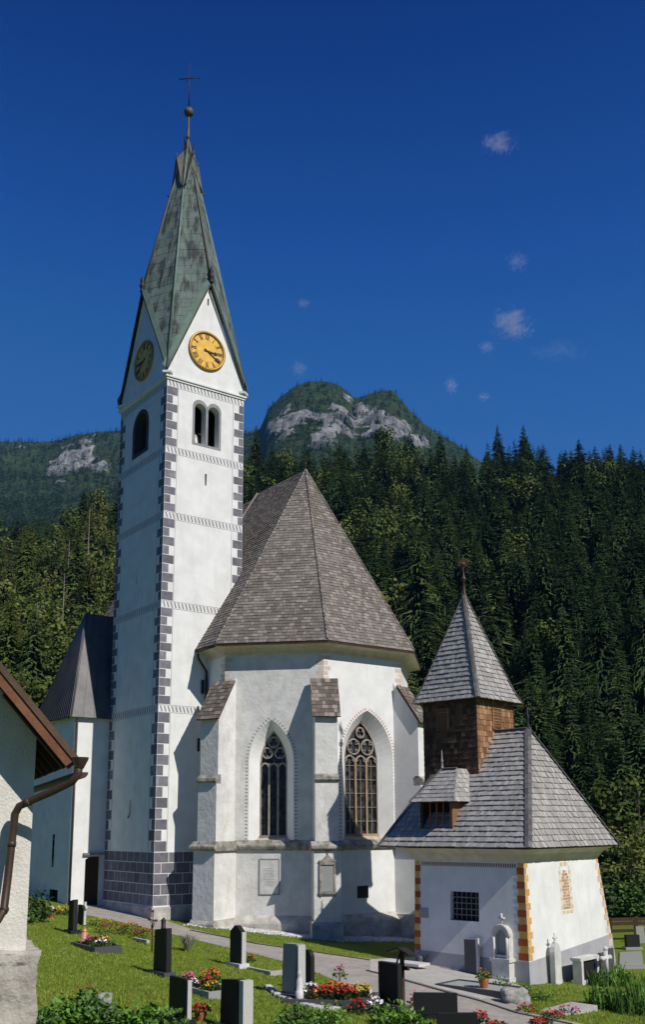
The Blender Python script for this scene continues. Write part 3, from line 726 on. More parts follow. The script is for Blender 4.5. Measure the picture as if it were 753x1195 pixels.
# buttresses
def buttress(C, ang, gz, cz=0.):
    a = V((math.cos(R(ang)), math.sin(R(ang)), 0)); t = V((-a.y, a.x, 0)); mb = MB()
    def blk(hw, b0, b, z0, z1, m=0): mb.box(C-t*hw+a*b0+Z*z0, t*2*hw, a*(b-b0), Z*(z1-z0), m)
    blk(.66, -.4, 1.52, gz-1, -1.18); blk(.58, -.4, 1.34, -1.0, 2.3)
    prof = [(-.4, 2.3), (1.22, 2.3), (1.22, 5.45), (-.4, 7.9)]
    mb.prism([C-t*.565+a*x+Z*z for x, z in prof], t*1.13)
    bt = mb.build('buttress', [PLAST_ROUGH if ang < -60 else PLASTER], church)
    mb = MB(); mb.prism([C-t*.76+a*x+Z*z for x, z in ((-.3, gz-1), (1.66, gz-1), (1.62, -4.7), (1.50, -4.5), (-.3, -4.5))], t*1.52)
    mb.build('buttress_plinth', [PLINTH], bt)
    mb = MB()
    mb.prism([C-t*.80+a*x+Z*z for x, z in ((-.2, -1.2), (1.58, -1.2), (1.72, -1.08), (1.72, -.98), (1.36, -.74), (-.2, -.74))], t*1.60)
    mb.build('buttress_string', [STONE], bt); mb = MB()
    mb.prism([C-t*.60+a*x+Z*z for x, z in ((1.0, 2.12), (1.40, 2.14), (1.48, 2.24), (1.46, 2.38), (1.2, 2.56), (1.0, 2.56))], t*1.20)
    mb.build('buttress_ledge', [STONE], bt)
    mb = MB(); hw = .72
    p0 = C-t*hw+a*1.40+Z*5.33; p1 = C+t*hw+a*1.40+Z*5.33; q0 = C-t*hw+a*.02+Z*7.42; q1 = C+t*hw+a*.02+Z*7.42
    n = (p1-p0).cross(q0-p0).normalized()
    if n.dot(Z) < 0: n = -n
    mb.prism([p0-n*.0, p1-n*.0, q1, q0], n*.07, 1); mb.shingles([p+n*.075 for p in (p0, p1, q1, q0)], .24, .24, .025, 0, .35)
    mb.build('buttress_roof', [SHING_S, WOOD], bt)
buttress(C0, -121.3, -5.0); buttress(C1, -85, -5.3); buttress(C2, -31.3, -5.7); buttress(C3, 13.7, -6)
# gutter outlet and downpipe in the corner of choir and tower
mb = MB(); pS = T+u*2.72+Z*0; 
mb.tube([T+u*2.15-v*.25+Z*9.1, T+u*2.15-v*.3+Z*8.85, T+u*2.72-v*.2+Z*8.2, T+u*2.78-v*.12+Z*7.8, T+u*2.78-v*.12+Z*5.0], .065, 0, 8); mb.box(T+u*2.5-v*.05+Z*7.0, u*.16, -v*.05, Z*.75, 0)
mb.build('downpipe', [IRON], church)
mb = MB(); mb.tube([T+u*2.2-v*.1+Z*9.25, eo[1]-Z*.1+(-v)*.05], .07, 0, 8); mb.build('gutter', [IRON], church)
mb = MB(); mb.box(T+u*2.35-v*.02+Z*3.9, u*.12, -v*.05, Z*.7, 0); mb.build('wall_vent', [IRON], church)
# south porch
mbw = MB(); Wp = T+v*(WV+.015); PZ = 6.02
panel(mbw, Wp, -u, -v, [(0, -6.2), (2.06, -6.2), (2.06, PZ), (-.4, PZ), (-.4, -6.2)], [[(.20, -4.62), (1.12, -4.62), (1.12, -1.75), (.86, -1.6), (.20, -1.6)]])
mbw.box(Wp-u*.1+v*.45+Z*-4.6, -u*1.2, Z*3.3, v*.05, 1)
for a, b in (((.20, -4.62), (.20, -1.6)), ((.20, -1.6), (.86, -1.6)), ((.86, -1.6), (1.12, -1.75)), ((1.12, -1.75), (1.12, -4.62))):
    mbw.face((Wp-u*a[0]+Z*a[1], Wp-u*b[0]+Z*b[1], Wp-u*b[0]+Z*b[1]+v*.45, Wp-u*a[0]+Z*a[1]+v*.45), 0)
panel(mbw, Wp-u*2.06, v, -u, [(0, -6.2), (9, -6.2), (9, PZ), (0, PZ)], [[(2.2, -2.2), (2.5, -2.2), (2.5, -.4), (2.2, -.4)], [(1.4, -4.6), (2.6, -4.6), (2.6, -3.4), (1.4, -3.4)]])
mbw.box(Wp-u*1.8+v*1.2+Z*-4.7, v*1.6, Z*4.6, u*.05, 1)
porch = mbw.build('porch_wall', [PLASTER, VOID], church)
mb = MB()
pe = [Wp-u*-.06-v*.3+Z*6.0, Wp-u*2.42-v*.3+Z*6.0]; pr0 = Wp-u*.9+v*1.75+Z*12.35; pr1 = Wp+u*2.5+v*1.75+Z*12.35; pSW = Wp-u*2.42+v*5.4+Z*6.0; pr2 = pr0+v*.02
def slab(mb, pts, th, m=0):
    n = (pts[1]-pts[0]).cross(pts[-1]-pts[0]).normalized()
    if n.z < 0: n = -n
    mb.prism([p-n*th for p in pts], n*th, m, .5); return n
pe2 = Wp+u*3-v*.3+Z*6.0
n1 = slab(mb, [pe[1], pe2, pr1, pr0], .08); n2 = slab(mb, [pe[1], pr0, pr2, pSW], .08)
for k in range(19):
    t = k/18; a = pe[1].lerp(pSW, t); b = pr0.lerp(pr2, t); mb.box(a+n2*.002, b-a, v*.05, n2*.09, 0)
for k in range(9):
    t = k/8; a = pe[1].lerp(pe2, t); b = pr0.lerp(pr1, t); mb.box(a+n1*.002, b-a, u*.03, n1*.025, 0)
mb.tube([pe[1]+Z*.05, pr0+Z*.05], .06, 0, 6)
mb.build('porch_roof', [METALR], church)
mb = MB(); mb.tube([Wp-u*1.98-v*.12+Z*5.9, Wp-u*1.98-v*.12+Z*-4.3], .055, 0, 8); mb.build('downpipe', [PIPE], church)
mb = MB(); mb.box(Wp-u*1.28-v*.01+Z*-1.52, u*1.2, -v*.16, Z*.12, 0); mb.build('door_lintel', [STONE], church)
mb = MB(); mb.box(Wp-u*.2+v*.3+Z*-4.6, -u*.95, Z*3.0, v*.06, 0); mb.build('door', [WOOD], church)

# ---------------------------------------------------------------- memorials on the choir wall
def at3(f, a0, a1, z0, z1, d0, d1, mb, m=0): mb.box(f(a0, z0, d0), f(a1, 0)-f(a0, 0), Z*(z1-z0), f(0, 0, d1)-f(0, 0, d0), m)
def lines(mb, f, a0, a1, z0, z1, d, m, n, hh=.022):
    for i in range(n):
        z = z1-(z1-z0)*(i+.5)/n; wd = (a1-a0)*random.uniform(.55, .98); x = (a0+a1)/2-wd/2
        while x < (a0+a1)/2+wd/2-.03:
            l = random.uniform(.04, .12); at3(f, x, min(x+l, (a0+a1)/2+wd/2), z-hh/2, z+hh/2, d, d+.0025, mb, m); x += l+.025
mb = MB(); a0, a1, z0, z1 = 1.93, 2.98, -3.38, -1.62
at3(fSE, a0, a1, z0, z1, -.03, .03, mb, 0)
for q in ((a0, a0+.045, z0, z1), (a1-.045, a1, z0, z1), (a0+.045, a1-.045, z0, z0+.045), (a0+.045, a1-.045, z1-.045, z1)): at3(fSE, *q, .0, .045, mb, 1)
lines(mb, fSE, a0+.2, a1-.2, z0+.4, z1-.45, .031, 1, 12)
grp(mb.build('memorial_tablet', [MARBLE, GREYL]), 'flat white tablet in thin dark frame on the left choir bay below the window', 'memorial tablet')
aB = V((math.cos(R(-85)), math.sin(R(-85)), 0)); tB = V((-aB.y, aB.x, 0))
def fB(a, z, off=0.): return C1+tB*a+aB*(1.52+off)+Z*z
t = thing('memorial_epitaph', 'ornate grey stone epitaph with small pediment on the middle buttress', 'epitaph', tuple(fB(0, -2.6)))
mb = MB(); at3(fB, -.30, .30, -3.1, -1.85, -.02, .06, mb, 0); lines(mb, fB, -.22, .22, -2.95, -1.95, .061, 1, 11); mb.build('inscription_slab', [GRANG, GREYL], t)
mb = MB(); at3(fB, -.42, .42, -3.22, -3.1, -.02, .12, mb); at3(fB, -.38, .38, -1.85, -1.75, -.02, .12, mb)
for s_ in (-1, 1):
    at3(fB, s_*.35-.05, s_*.35+.05, -3.1, -1.85, -.02, .1, mb); mb.ball(fB(s_*.38, -1.68, .06), .06, 0, 6); mb.tube([fB(s_*.33, -3.22, .06), fB(s_*.33, -3.36, .04)], [.06, .02], 0, 6)
mb.prism([fB(-.40, -1.75, -.02), fB(.40, -1.75, -.02), fB(.18, -1.52, -.02), fB(0, -1.36, -.02), fB(-.18, -1.52, -.02)], aB*.10, 0)
mb.tube([fB(0, -1.38, .04), fB(0, -1.15, .04)], .025, 0, 5); mb.tube([fB(-.08, -1.24, .04), fB(.08, -1.24, .04)], .022, 0, 5)
mb.build('epitaph_frame', [STONE], t)
mb = MB(); at3(fCE, 2.05, 2.75, -3.62, -3.02, -.02, .04, mb, 0); at3(fCE, 2.09, 2.71, -3.58, -3.06, .04, .05, mb, 1)
grp(mb.build('memorial_plaque', [GRANB, GRANB]), 'small black plaque on the right choir bay low on the wall', 'plaque')

# ---------------------------------------------------------------- chapel
AL = R(47.5); dl = V((-math.sin(AL), math.cos(AL), 0)); dr = V((math.cos(AL), math.sin(AL), 0)); nl = -dr; nr = -dl
KA = V((7.7, 39.2, 0)); LL, LR = 5.25, 5.95; KW = -1.42
chapel = thing('chapel', 'small white chapel with grey shingle roof, wooden turret and orange painted corners', 'chapel', (8, 42, -6))
BAT = math.tan(R(2.2))
def fL(a, z, off=0.): return KA+dl*a+nl*(off+(KW-z)*BAT)+Z*z
def fR(a, z, off=0.): return KA+dr*a+nr*(off+(KW-z)*BAT)+Z*z
mb = MB()
def bpanel(mb, f, outer, holes, m=0):
    polys = [[f(*q) for q in outer]]+[[f(*q) for q in h] for h in holes]; flat_ = [p for pl in polys for p in pl]; nn = f(0, 0, 1)-f(0, 0, 0)
    for t in tessellate_polygon(polys):
        a, b, c = [flat_[i] for i in t]
        if (b-a).cross(c-a).dot(nn) < 0: b, c = c, b
        mb.face((a, b, c), m, .5)
KB = -7.6
ex = (KW-KB)*BAT
wl = [(2.08, -3.74), (3.46, -3.74), (3.46, -2.62), (2.08, -2.62)]
bpanel(mb, fL, [(-ex, KB), (LL, KB), (LL, KW), (0, KW)], [wl]); reveal(mb, fL, wl, .30)
bpanel(mb, fR, [(-ex, KB), (LR+.9, KB), (LR+.75, -5.2), (LR, KW), (0, KW)], [])
pB = KA+dl*LL; pD = KA+dr*LR; pE = pB+dr*LR
mb.face((pB+Z*KB, pE+Z*KB, pE+Z*KW, pB+Z*KW)); mb.face((pE+Z*KB, pD+dr*.9+Z*KB, pD+Z*KW, pE+Z*KW)); mb.face((fL(LL, KB), pB+Z*KB, pB+Z*KW))
mb.build('chapel_wall', [PLASTER], chapel)
SOC = mat('grey_socle', (.42, .42, .44), (.34, .34, .355), 1.5, .9, .2, 18)
mb = MB()
mb.prism([fL(-ex*.9, KB, 0), fL(LL, KB, 0), fL(LL, -5.0, 0), fL(-.13, -5.06, 0)], nl*.006); mb.prism([fR(-ex*.9, KB, 0), fR(LR+.8, KB, 0), fR(LR+.7, -4.55, 0), fR(-.13, -5.06, 0)], nr*.006)
mb.build('painted_socle', [SOC], chapel)
# window with bars
mb = MB(); mb.face([fL(a, z, -.25) for a, z in wl], 0); mb.build('window_glass', [VOID], chapel)
mb = MB()
for i in range(1, 6): mb.tube([fL(2.08+1.38*i/6, -3.74, -.16), fL(2.08+1.38*i/6, -2.62, -.16)], .017, 0, 6)
for i in range(1, 5): mb.tube([fL(2.08, -3.74+1.12*i/5, -.16), fL(3.46, -3.74+1.12*i/5, -.16)], .017, 0, 6)
mb.build('window_bars', [GREYL], chapel)
# cove, orange quoins, frieze, painted niche
EKZ = -.86; OV = .62; OVW = 1.45
ek = [KA-dr*OV-dl*OV, KA+dr*(LR+OV+.15)-dl*OV, KA+dr*(LR+OV+.15)+dl*(LL+OVW), KA-dr*OV+dl*(LL+OVW)]
mb = MB()
for o1, z1, o2, z2 in ((0, KW-.02, .05, KW+.08), (.05, KW+.08, .2, KW+.30), (.2, KW+.30, .52, KW+.50)):
    w1_ = [KA-dr*o1-dl*o1, KA+dr*(LR+o1)-dl*o1, KA+dr*(LR+o1)+dl*(LL+o1), KA-dr*o1+dl*(LL+o1)]; w2_ = [KA-dr*o2-dl*o2, KA+dr*(LR+o2)-dl*o2, KA+dr*(LR+o2)+dl*(LL+o2), KA-dr*o2+dl*(LL+o2)]
    for i in range(4): j = (i+1) % 4; mb.face((w1_[i]+Z*z1, w1_[j]+Z*z1, w2_[j]+Z*z2, w2_[i]+Z*z2))
mb.build('cove_cornice', [CREAM], chapel)
mb = MB(); k = 0; z = -5.02
while z < KW-.1:
    z1 = min(z+.262, KW-.03); big = k % 2 == 0; cs = .010-(KW-(z+z1)/2)*BAT
    at3(fL, cs, .32 if big else .27, z, z1-(.004 if big else .004), .0, .006, mb, 1 if big else 0)
    at3(fR, cs, .12 if big else .24, z, z1-.012, .0, .006, mb, 0)
    at3(fL, LL-.30 if big else LL-.26, LL-.01, z, z1-.012, .0, .006, mb, 1 if big else 0)
    at3(fR, LR-.02-(.3 if big else .16)+(KW-z)*.18, LR-.02+(KW-z)*.18, z, z1-.012, .0, .006, mb, 0 if not big else 2)
    z = z1; k += 1
mb.build('painted_quoins', [ORANGE, REDQ, PINK], chapel)
mb = MB(); n = 44
for i in range(n):
    a = .36+(LL-.7)*i/n; at3(fL, a, a+.06, -1.60, -1.48, 0, .006, mb, i % 2)
at3(fL, .36, LL-.3, -1.63, -1.615, 0, .006, mb, 0)
mb.build('painted_frieze', [BROWNF, BROWNF], chapel)
mb = MB(); nc = 3.05
nar = arch(nc, .30, -3.35, -2.2, -1.72, 6)
for i in range(13):
    z = -3.33+i*.118; hw = .29 if z < -2.25 else max(.05, .29*(1-((z+2.25)/.5)**1.6))
    x = nc-hw-(.1 if i % 2 else 0)
    while x < nc+hw-.02:
        a0, a1 = max(x, nc-hw), min(x+.17, nc+hw); x += .19
        if a1-a0 > .03: at3(fR, a0, a1, z, z+.10, 0, .006, mb, random.choice([0, 0, 0, 1]))
for k in range(11):
    for s_ in (-1, 1):
        z = -3.5+k*.17; x = nc+s_*.40; at3(fR, x-(.07 if k % 2 else .045), x+(.07 if k % 2 else .045), z, z+.15, 0, .006, mb, 1 if k % 2 else 2)
for k in range(5): at3(fR, nc-.36+k*.15, nc-.36+k*.15+.13, -3.5, -3.38, 0, .006, mb, (k % 2)+1)
for k in range(4): at3(fR, nc-.32+k*.17, nc-.32+k*.17+.14, -1.66, -1.50, 0, .006, mb, (k % 2)+1)
mb.build('painted_blind_window', [mat('brick_paint', (.45, .24, .12), (.56, .36, .22), 6, .9, rnd=.15), mat('faded_orange', (.62, .42, .20), (.72, .60, .42), 5, .9), mat('faded_yellow', (.74, .62, .42), (.76, .70, .58), 5, .9)], chapel)
mb = MB(); at3(fL, 4.55, 4.98, -3.72, -3.36, .0, .03, mb)
grp(mb.build('wall_plaque', [GRANG]), 'grey plaque on the chapel wall at its left painted corner', 'plaque')
# roof
ekz = [p+Z*EKZ for p in ek]; RZ = 4.02
mid = KA+dr*(LR/2+.05); ra = mid+dl*1.35+Z*RZ; rb = mid+dl*4.6+Z*RZ
kf = [[ekz[3], ekz[0], ra, rb], [ekz[0], ekz[1], ra], [ekz[1], ekz[2], rb, ra], [ekz[2], ekz[3], rb]]
mb = MB()
for i, fc in enumerate(kf):
    n = (fc[1]-fc[0]).cross(fc[-1]-fc[0]).normalized(); mb.face([p-n*.01 for p in fc], 1, .2); mb.shingles([p+n*.01 for p in fc], .255, .15, .05, 0, .3)
    a, b = fc[0], fc[1]; inn = (mid+dl*3-(a+b)/2); inn.z = 0; inn.normalize(); mb.face((a-Z*.02, b-Z*.02, b+inn*.35-Z*.04, a+inn*.35-Z*.04), 2, .2); mb.face((a, a-Z*.03, b-Z*.03, b), 1, .1)
mb.build('chapel_roof', [SHING_G, WOOD, CREAM], chapel)
def hip(mb, p, q, n, rad, m=0, m2=1):
    d = (q-p); L_ = d.length; d.normalize(); s_ = d.cross(Z).normalized(); up_ = s_.cross(d)
    for k in range(n):
        a = p+d*(L_*k/n); l = L_/n*1.12; lift = up_*(.045)
        for sg in (-1, 1):
            mb.box(a+lift, s_*sg*rad-up_*rad*.35, d*l, up_*.035, m)
mb = MB()
for p, q in ((ekz[0], ra), (ekz[1], ra), (ekz[3], rb), (ekz[2], rb)): hip(mb, p, q, 24, .14)
hip(mb, ra, rb, 12, .14)
mb.build('roof_hip', [HIPCAP], chapel)
mb = MB(); mb.lathe(ra-Z*.1, [(.10, 0), (.07, .3), (.05, .5), (.09, .58), (.05, .68), (.03, 1.0), (.001, 1.05)], 0, 8); mb.build('ridge_finial', [IRON], chapel)
# turret
TC = mid+dl*4.38; h1, h2 = 1.45, 1.42; TZ0, TZ1 = 1.6, 5.42; TA = 10.35
tc = [TC-dr*h1-dl*h2, TC+dr*h1-dl*h2, TC+dr*h1+dl*h2, TC-dr*h1+dl*h2]
mb = MB()
for i in range(4):
    a, b = tc[i], tc[(i+1) % 4]; P = [a+Z*TZ0, b+Z*TZ0, b+Z*TZ1, a+Z*TZ1]
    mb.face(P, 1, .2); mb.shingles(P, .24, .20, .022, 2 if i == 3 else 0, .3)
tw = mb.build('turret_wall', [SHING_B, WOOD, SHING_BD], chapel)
for i in (0, 3):
    mb = MB(); a, b = tc[i], tc[(i+1) % 4]; e = (b-a).normalized(); nn = V((e.y, -e.x, 0)); c = a.lerp(b, .52 if i == 0 else .38)
    mb.box(c-e*.30+Z*4.15+nn*.0, e*.60, Z*.82, nn*.05, 0)
    for k in range(6): mb.box(c-e*.26+Z*(4.2+k*.125), e*.52, Z*.03, nn*.075, 1)
    for s_ in (-1, 1): mb.box(c+e*(s_*.30-.03)+Z*4.1, e*.06, Z*.92, nn*.07, 1)
    mb.box(c-e*.36+Z*4.97, e*.72, Z*.06, nn*.08, 1); mb.box(c-e*.36+Z*4.07, e*.72, Z*.05, nn*.08, 1)
    mb.build('sound_louver', [mat('louver_wood', (.20, .10, .05), (.14, .07, .035), 4, .8), SHING_B], chapel)
to = .30; te = [TC-dr*(h1+to)-dl*(h2+to), TC+dr*(h1+to)-dl*(h2+to), TC+dr*(h1+to)+dl*(h2+to), TC-dr*(h1+to)+dl*(h2+to)]; te = [p+Z*5.33 for p in te]; ta = TC+Z*TA
te2 = [p.lerp(ta, .16)-((p-ta)*V((1, 1, 0)) if False else V((0, 0, 0))) for p in te]
te2 = [V((p.x*.84+ta.x*.16, p.y*.84+ta.y*.16, 5.33+.62)) for p in te]
mb = MB()
for i in range(4):
    j = (i+1) % 4
    for fc in ([te[i], te[j], te2[j], te2[i]], [te2[i], te2[j], ta]):
        n = (fc[1]-fc[0]).cross(fc[-1]-fc[0]).normalized(); mb.face([p-n*.01 for p in fc], 1, .2); mb.shingles([p+n*.008 for p in fc], .235, .15, .045, 0, .3)
    mb.face((te[i]-Z*.02, te[j]-Z*.02, TC+Z*5.36), 1, .2)
mb.build('turret_roof', [SHING_G, WOOD], chapel)
mb = MB()
for i in range(4): hip(mb, te[i], te2[i], 3, .11); hip(mb, te2[i], ta, 19, .10)
mb.build('turret_hip', [HIPCAP], chapel)
mb = MB(); mb.lathe(ta-Z*.25, [(.16, 0), (.10, .25), (.06, .6), (.05, .85), (.12, .95), (.13, 1.02), (.06, 1.12), (.03, 1.3), (.02, 2.1), (.001, 2.15)], 0, 10)
mb.build('turret_finial', [PIPE], chapel)
mb = MB(); fc_ = ta+Z*1.45
for k in range(12):
    a = k*math.pi/6; d = dl*.8*math.cos(a)-dr*.6*math.cos(a)+Z*math.sin(a); d.normalize(); mb.tube([fc_, fc_+d*(.42 if k % 2 else .30)], [.035, .006], 0, 4)
mb.ball(fc_, .10, 0, 6); mb.build('turret_star', [RUST], chapel)
# dormer
mb = MB()
def fD(a, z, off): return KA+dl*a+dr*off+Z*z
DA0, DA1, DO = 3.18, 4.80, -.13
mb.box(fD(DA0, -.22, DO), dl*.13, dr*1.6, Z*1.25, 0); mb.box(fD(DA1-.13, -.22, DO), dl*.13, dr*1.6, Z*1.25, 2)
mb.box(fD(DA0, -.22, DO), dl*(DA1-DA0), dr*.1, Z*.12, 1); mb.box(fD(DA0, .9, DO), dl*(DA1-DA0), dr*.1, Z*.12, 1)
mb.box(fD(DA0+.13, -.1, DO+.5), dl*(DA1-DA0-.26), dr*.05, Z*1.05, 3)
for k in range(1, 4): mb.box(fD(DA0+.13+k*.34, -.1, DO+.06), dl*.05, dr*.05, Z*1.0, 4)
mb.build('dormer_wall', [SHING_B, WOOD, WOOD, VOID, REDQ], chapel)
D = [fD(DA1+.32, .95, DO-.28), fD(DA0-.30, .95, DO-.28), fD(DA0+.38, 2.32, DO+.95), fD(DA1-.50, 2.32, DO+.95)]
Dl = [fD(DA1+.32, .95, DO+1.3), D[0], D[3], fD(DA1-.50, 2.32, DO+2.)]; Dr = [D[1], fD(DA0-.30, .95, DO+1.3), fD(DA0+.38, 2.32, DO+2.), D[2]]
mb = MB()
for fc in (D, Dl, Dr):
    n = (fc[1]-fc[0]).cross(fc[3]-fc[0]).normalized(); 
    if n.z < 0: fc = [fc[1], fc[0], fc[3], fc[2]]; n = -n
    mb.prism([p-n*.04 for p in fc], n*.04, 1, .2); mb.shingles([p+n*.006 for p in fc], .23, .16, .03, 0, .3)
mb.face((D[2], D[3], Dl[3], Dr[2]), 0, .5)
hip(mb, D[3], D[2], 6, .08, 2); hip(mb, D[0], D[3], 7, .07, 2)
mb.build('dormer_roof', [SHING_G, WOOD, HIPCAP], chapel)
mb = MB(); mb.lathe(D[3]-Z*.05, [(.07, 0), (.05, .2), (.03, .35), (.06, .42), (.03, .5), (.015, .85), (.001, .9)], 0, 8); mb.build('dormer_finial', [PIPEG], chapel)

KS = 1.035
chapel.location *= KS; chapel.scale = (KS, KS, KS)
for o in bpy.data.objects:
    if o.name.startswith('wall_plaque'): o.scale = (KS, KS, KS)
KA = KA*KS

# ---------------------------------------------------------------- near house at the left edge
hk = V((-math.sin(R(22)), math.cos(R(22)), 0)); hg = V((-math.cos(R(22)), -math.sin(R(22)), 0))   # back, left along the gable
def dpt(px, py, Y): d = ray(px, py); return d*(Y/d.y)
HC = dpt(40, 905, 12.0); HC.z = 0
house = thing('cottage', 'near cottage corner with cream roughcast wall and brown tiled eave', 'cottage', (HC.x-1, HC.y, -2.4))
SL = math.tan(R(49)); zE = dpt(95, 886, 11.3).z
tip = dpt(96, 886, 11.35)
gx = (HC-V((tip.x, tip.y, 0))).dot(hg)           # eave overhang
zwall = lambda g: tip.z-.14+(g+gx)*SL            # roof underside height over gable position g (from the corner leftwards)
WID = 3.4
mb = MB(); zb = -1.45
P = [HC+Z*zb, HC+hg*WID+Z*zb, HC+hg*WID+Z*zwall(WID), HC+Z*zwall(0)]
mb.face(P[::-1] if (P[1]-P[0]).cross(P[2]-P[0]).dot(hk) > 0 else P); mb.face([HC+Z*zb, HC+hk*6+Z*zb, HC+hk*6+Z*zwall(0), HC+Z*zwall(0)])
mb.build('cottage_wall', [STUCCO], house)
mb = MB()
def rough_block(mb, o, a, b, c, seg, amp, m=0):
    o, a, b, c = V(o), V(a), V(b), V(c)
    bm = bmesh.new(); bmesh.ops.create_cube(bm, size=1); bmesh.ops.subdivide_edges(bm, edges=bm.edges, cuts=seg, use_grid_fill=True)
    from mathutils import noise
    for q in bm.verts:
        p = o+a*(q.co.x+.5)+b*(q.co.y+.5)+c*(q.co.z+.5); d = V(noise.noise_vector(p*3.1))*amp+V(noise.noise_vector(p*9))*amp*.45
        q.co = p+d
    k = len(mb.v); bm.verts.index_update(); mb.v += [tuple(q.co) for q in bm.verts]
    for f_ in bm.faces: mb.f.append(tuple(k+q.index for q in f_.verts)); mb.m.append(m); mb.r.append(.5); mb.sm.append(True)
    bm.free()
rough_block(mb, HC-hk*.13-hg*.14+Z*-3.3, hg*(WID+.2), hk*3, Z*1.92, 34, .04)
mb.build('stone_base', [PLAST_ROUGH if False else mat('base_rubble', (.50, .465, .41), (.33, .30, .26), 3.2, .95, 1., 12, streak=(2.6, (1, 1, 3.2), (.08, .07, .06), .8, .57, .66))], house)
# roof slab: verge forward of the wall by fo
fo = .55
def rp(g, kk, h=0.): # point on roof: g from corner leftwards, kk backwards
    return HC+hg*g+hk*kk+Z*(tip.z+(g+gx)*SL+h)
nrm = ((rp(0, 1)-rp(0, 0)).cross(rp(1, 0)-rp(0, 0))).normalized()
if nrm.z < 0: nrm = -nrm
rp0, rp1, rp2, rp3 = rp(-gx, -fo), rp(WID, -fo), rp(WID, 6), rp(-gx, 6)
mb = MB(); mb.prism([p-nrm*.04 for p in (rp0, rp1, rp2, rp3)], nrm*.03, 1)
mb.shingles([rp3, rp0, rp1, rp2], .17, .19, .022, 0, .08)
mb.build('tile_roof', [TILE, WOOD], house)
mb = MB(); dv = (rp1-rp0).normalized()
mb.box(rp0-nrm*.15-hk*.03, rp1-rp0, hk*.03, nrm*.14, 0); mb.box(rp0-nrm*.045-hk*.05, rp1-rp0, hk*.05, nrm*.07, 1); mb.box(rp0-nrm*.13+dv*.1, (rp1-rp0)*.97, hk*.05, nrm*.06, 2)
mb.build('verge_board', [WOODR, TILE, WOOD], house)
mb = MB()
for k in range(9): o_ = rp(-gx+.03, -fo+.12+k*.62)-nrm*.17; mb.box(o_, dv*1.1, hk*.10, nrm*.12, 0)
mb.build('rafter', [WOOD], house)
mb = MB(); o_ = rp(.62, -fo+.05)-nrm*.30; mb.box(o_, hg*.16, hk*.9, Z*.14, 0); mb.build('purlin', [WOODR], house)
mb = MB()
pg = [rp(-gx-.07, -fo+.15+i*.5)-Z*.04 for i in range(13)]
for i, p in enumerate(pg[:-1]):
    q = pg[i+1]; rows = []
    for pp in (p, q): rows.append([pp+hg*(-.075*math.cos(a))+Z*(-.075*math.sin(a)) for a in np.linspace(0, math.pi, 8)])
    mb.grid(rows, 0, False, True)
mb.face([pg[0]+hg*(-.075*math.cos(a))+Z*(-.075*math.sin(a)) for a in np.linspace(0, math.pi, 8)], 0)
mb.build('gutter', [PIPE], house)
mb = MB()
pp = [dpt(92, 893, 11.5), dpt(91, 903, 11.5), dpt(84, 912, 11.52), dpt(60, 924, 11.62), dpt(32, 936, 11.70), dpt(22, 941, 11.72), dpt(17, 950, 11.74), dpt(13, 985, 11.72), dpt(8, 1030, 11.68), dpt(4, 1062, 11.62), dpt(-3, 1074, 11.5), dpt(-14, 1080, 11.4)]
mb.tube(pp, .046, 0, 10)
for i in (4, 7, 9): d = (pp[i+1]-pp[i]).normalized(); mb.tube([pp[i]-d*.03, pp[i]+d*.03], .053, 0, 10)
mb.lathe(dpt(93, 891, 11.5), [(.045, -.06), (.095, .04), (.10, .07)], 0, 10)
mb.build('downpipe', [PIPE], house)

# ---------------------------------------------------------------- graves
sE = -v; sN = u
def gz(p): return V((p.x, p.y, H(p.x, p.y)))
def headstone(px, py, w_, h_, th, shape, m, label, yaw=0, cap=None, name='headstone', group='headstones on the churchyard lawn', base=True, lean=0, edge=False):
    """px, py: middle of the foot; broad face turned to the left of the picture, narrow lit side to the right"""
    p = gz(gp(px, py)); wd = (-v); wd = Matrix.Rotation(R(yaw), 3, 'Z') @ wd; td = Matrix.Rotation(R(yaw), 3, 'Z') @ u
    mb = MB(); hw = w_/2
    outs = {'slab': [(-hw, 0), (hw, 0), (hw, h_), (-hw, h_)], 'slant': [(-hw, 0), (hw, 0), (hw*.9, h_), (-hw*.9, h_*.93)],
            'point': [(-hw, 0), (hw, 0), (hw, h_*.84), (hw*.2, h_), (-hw*.2, h_), (-hw, h_*.84)],
            'round': [(-hw, 0), (hw, 0), (hw, h_*.8)]+[(hw*math.cos(a), h_*.8+h_*.2*math.sin(a)) for a in np.linspace(.3, math.pi-.3, 7)]+[(-hw, h_*.8)],
            'wedge': [(-hw, 0), (hw*.7, 0), (hw, h_), (-hw*.8, h_*.98)]}[shape]
    bz = .14 if base else -.05
    mb.prism([p+wd*a+Z*(z+bz)-td*th/2 for a, z in outs], td*th, 0)
    t = mb.build(name, [m]); 
    bm = bmesh.new(); bm.from_mesh(t.data); bmesh.ops.bevel(bm, geom=[e for e in bm.edges if len(e.link_faces) == 2 and e.calc_face_angle(0) > .5], offset=.012, segments=2, affect='EDGES'); bm.to_mesh(t.data); bm.free()
    org = gz(p); t.location = org
    for q in t.data.vertices: q.co -= org
    ORG[t] = org
    if base:
        mb = MB(); mb.box(p-wd*(hw+.1)-td*(th/2+.12)-Z*.15, wd*(w_+.2), td*(th+.24), Z*.29); mb.build('base', [cap or m], t)
    if edge:
        mb = MB(); ew = .06; mb.box(p+wd*(hw*(.93 if shape == 'slant' else 1)+.003)+Z*bz-td*(th/2-.012), wd*ew, td*(th-.024), Z*h_*(.84 if shape == 'point' else .98)); mb.build('rough_side', [GRANL], t)
    grp(t, label, 'headstone', group); return t, p
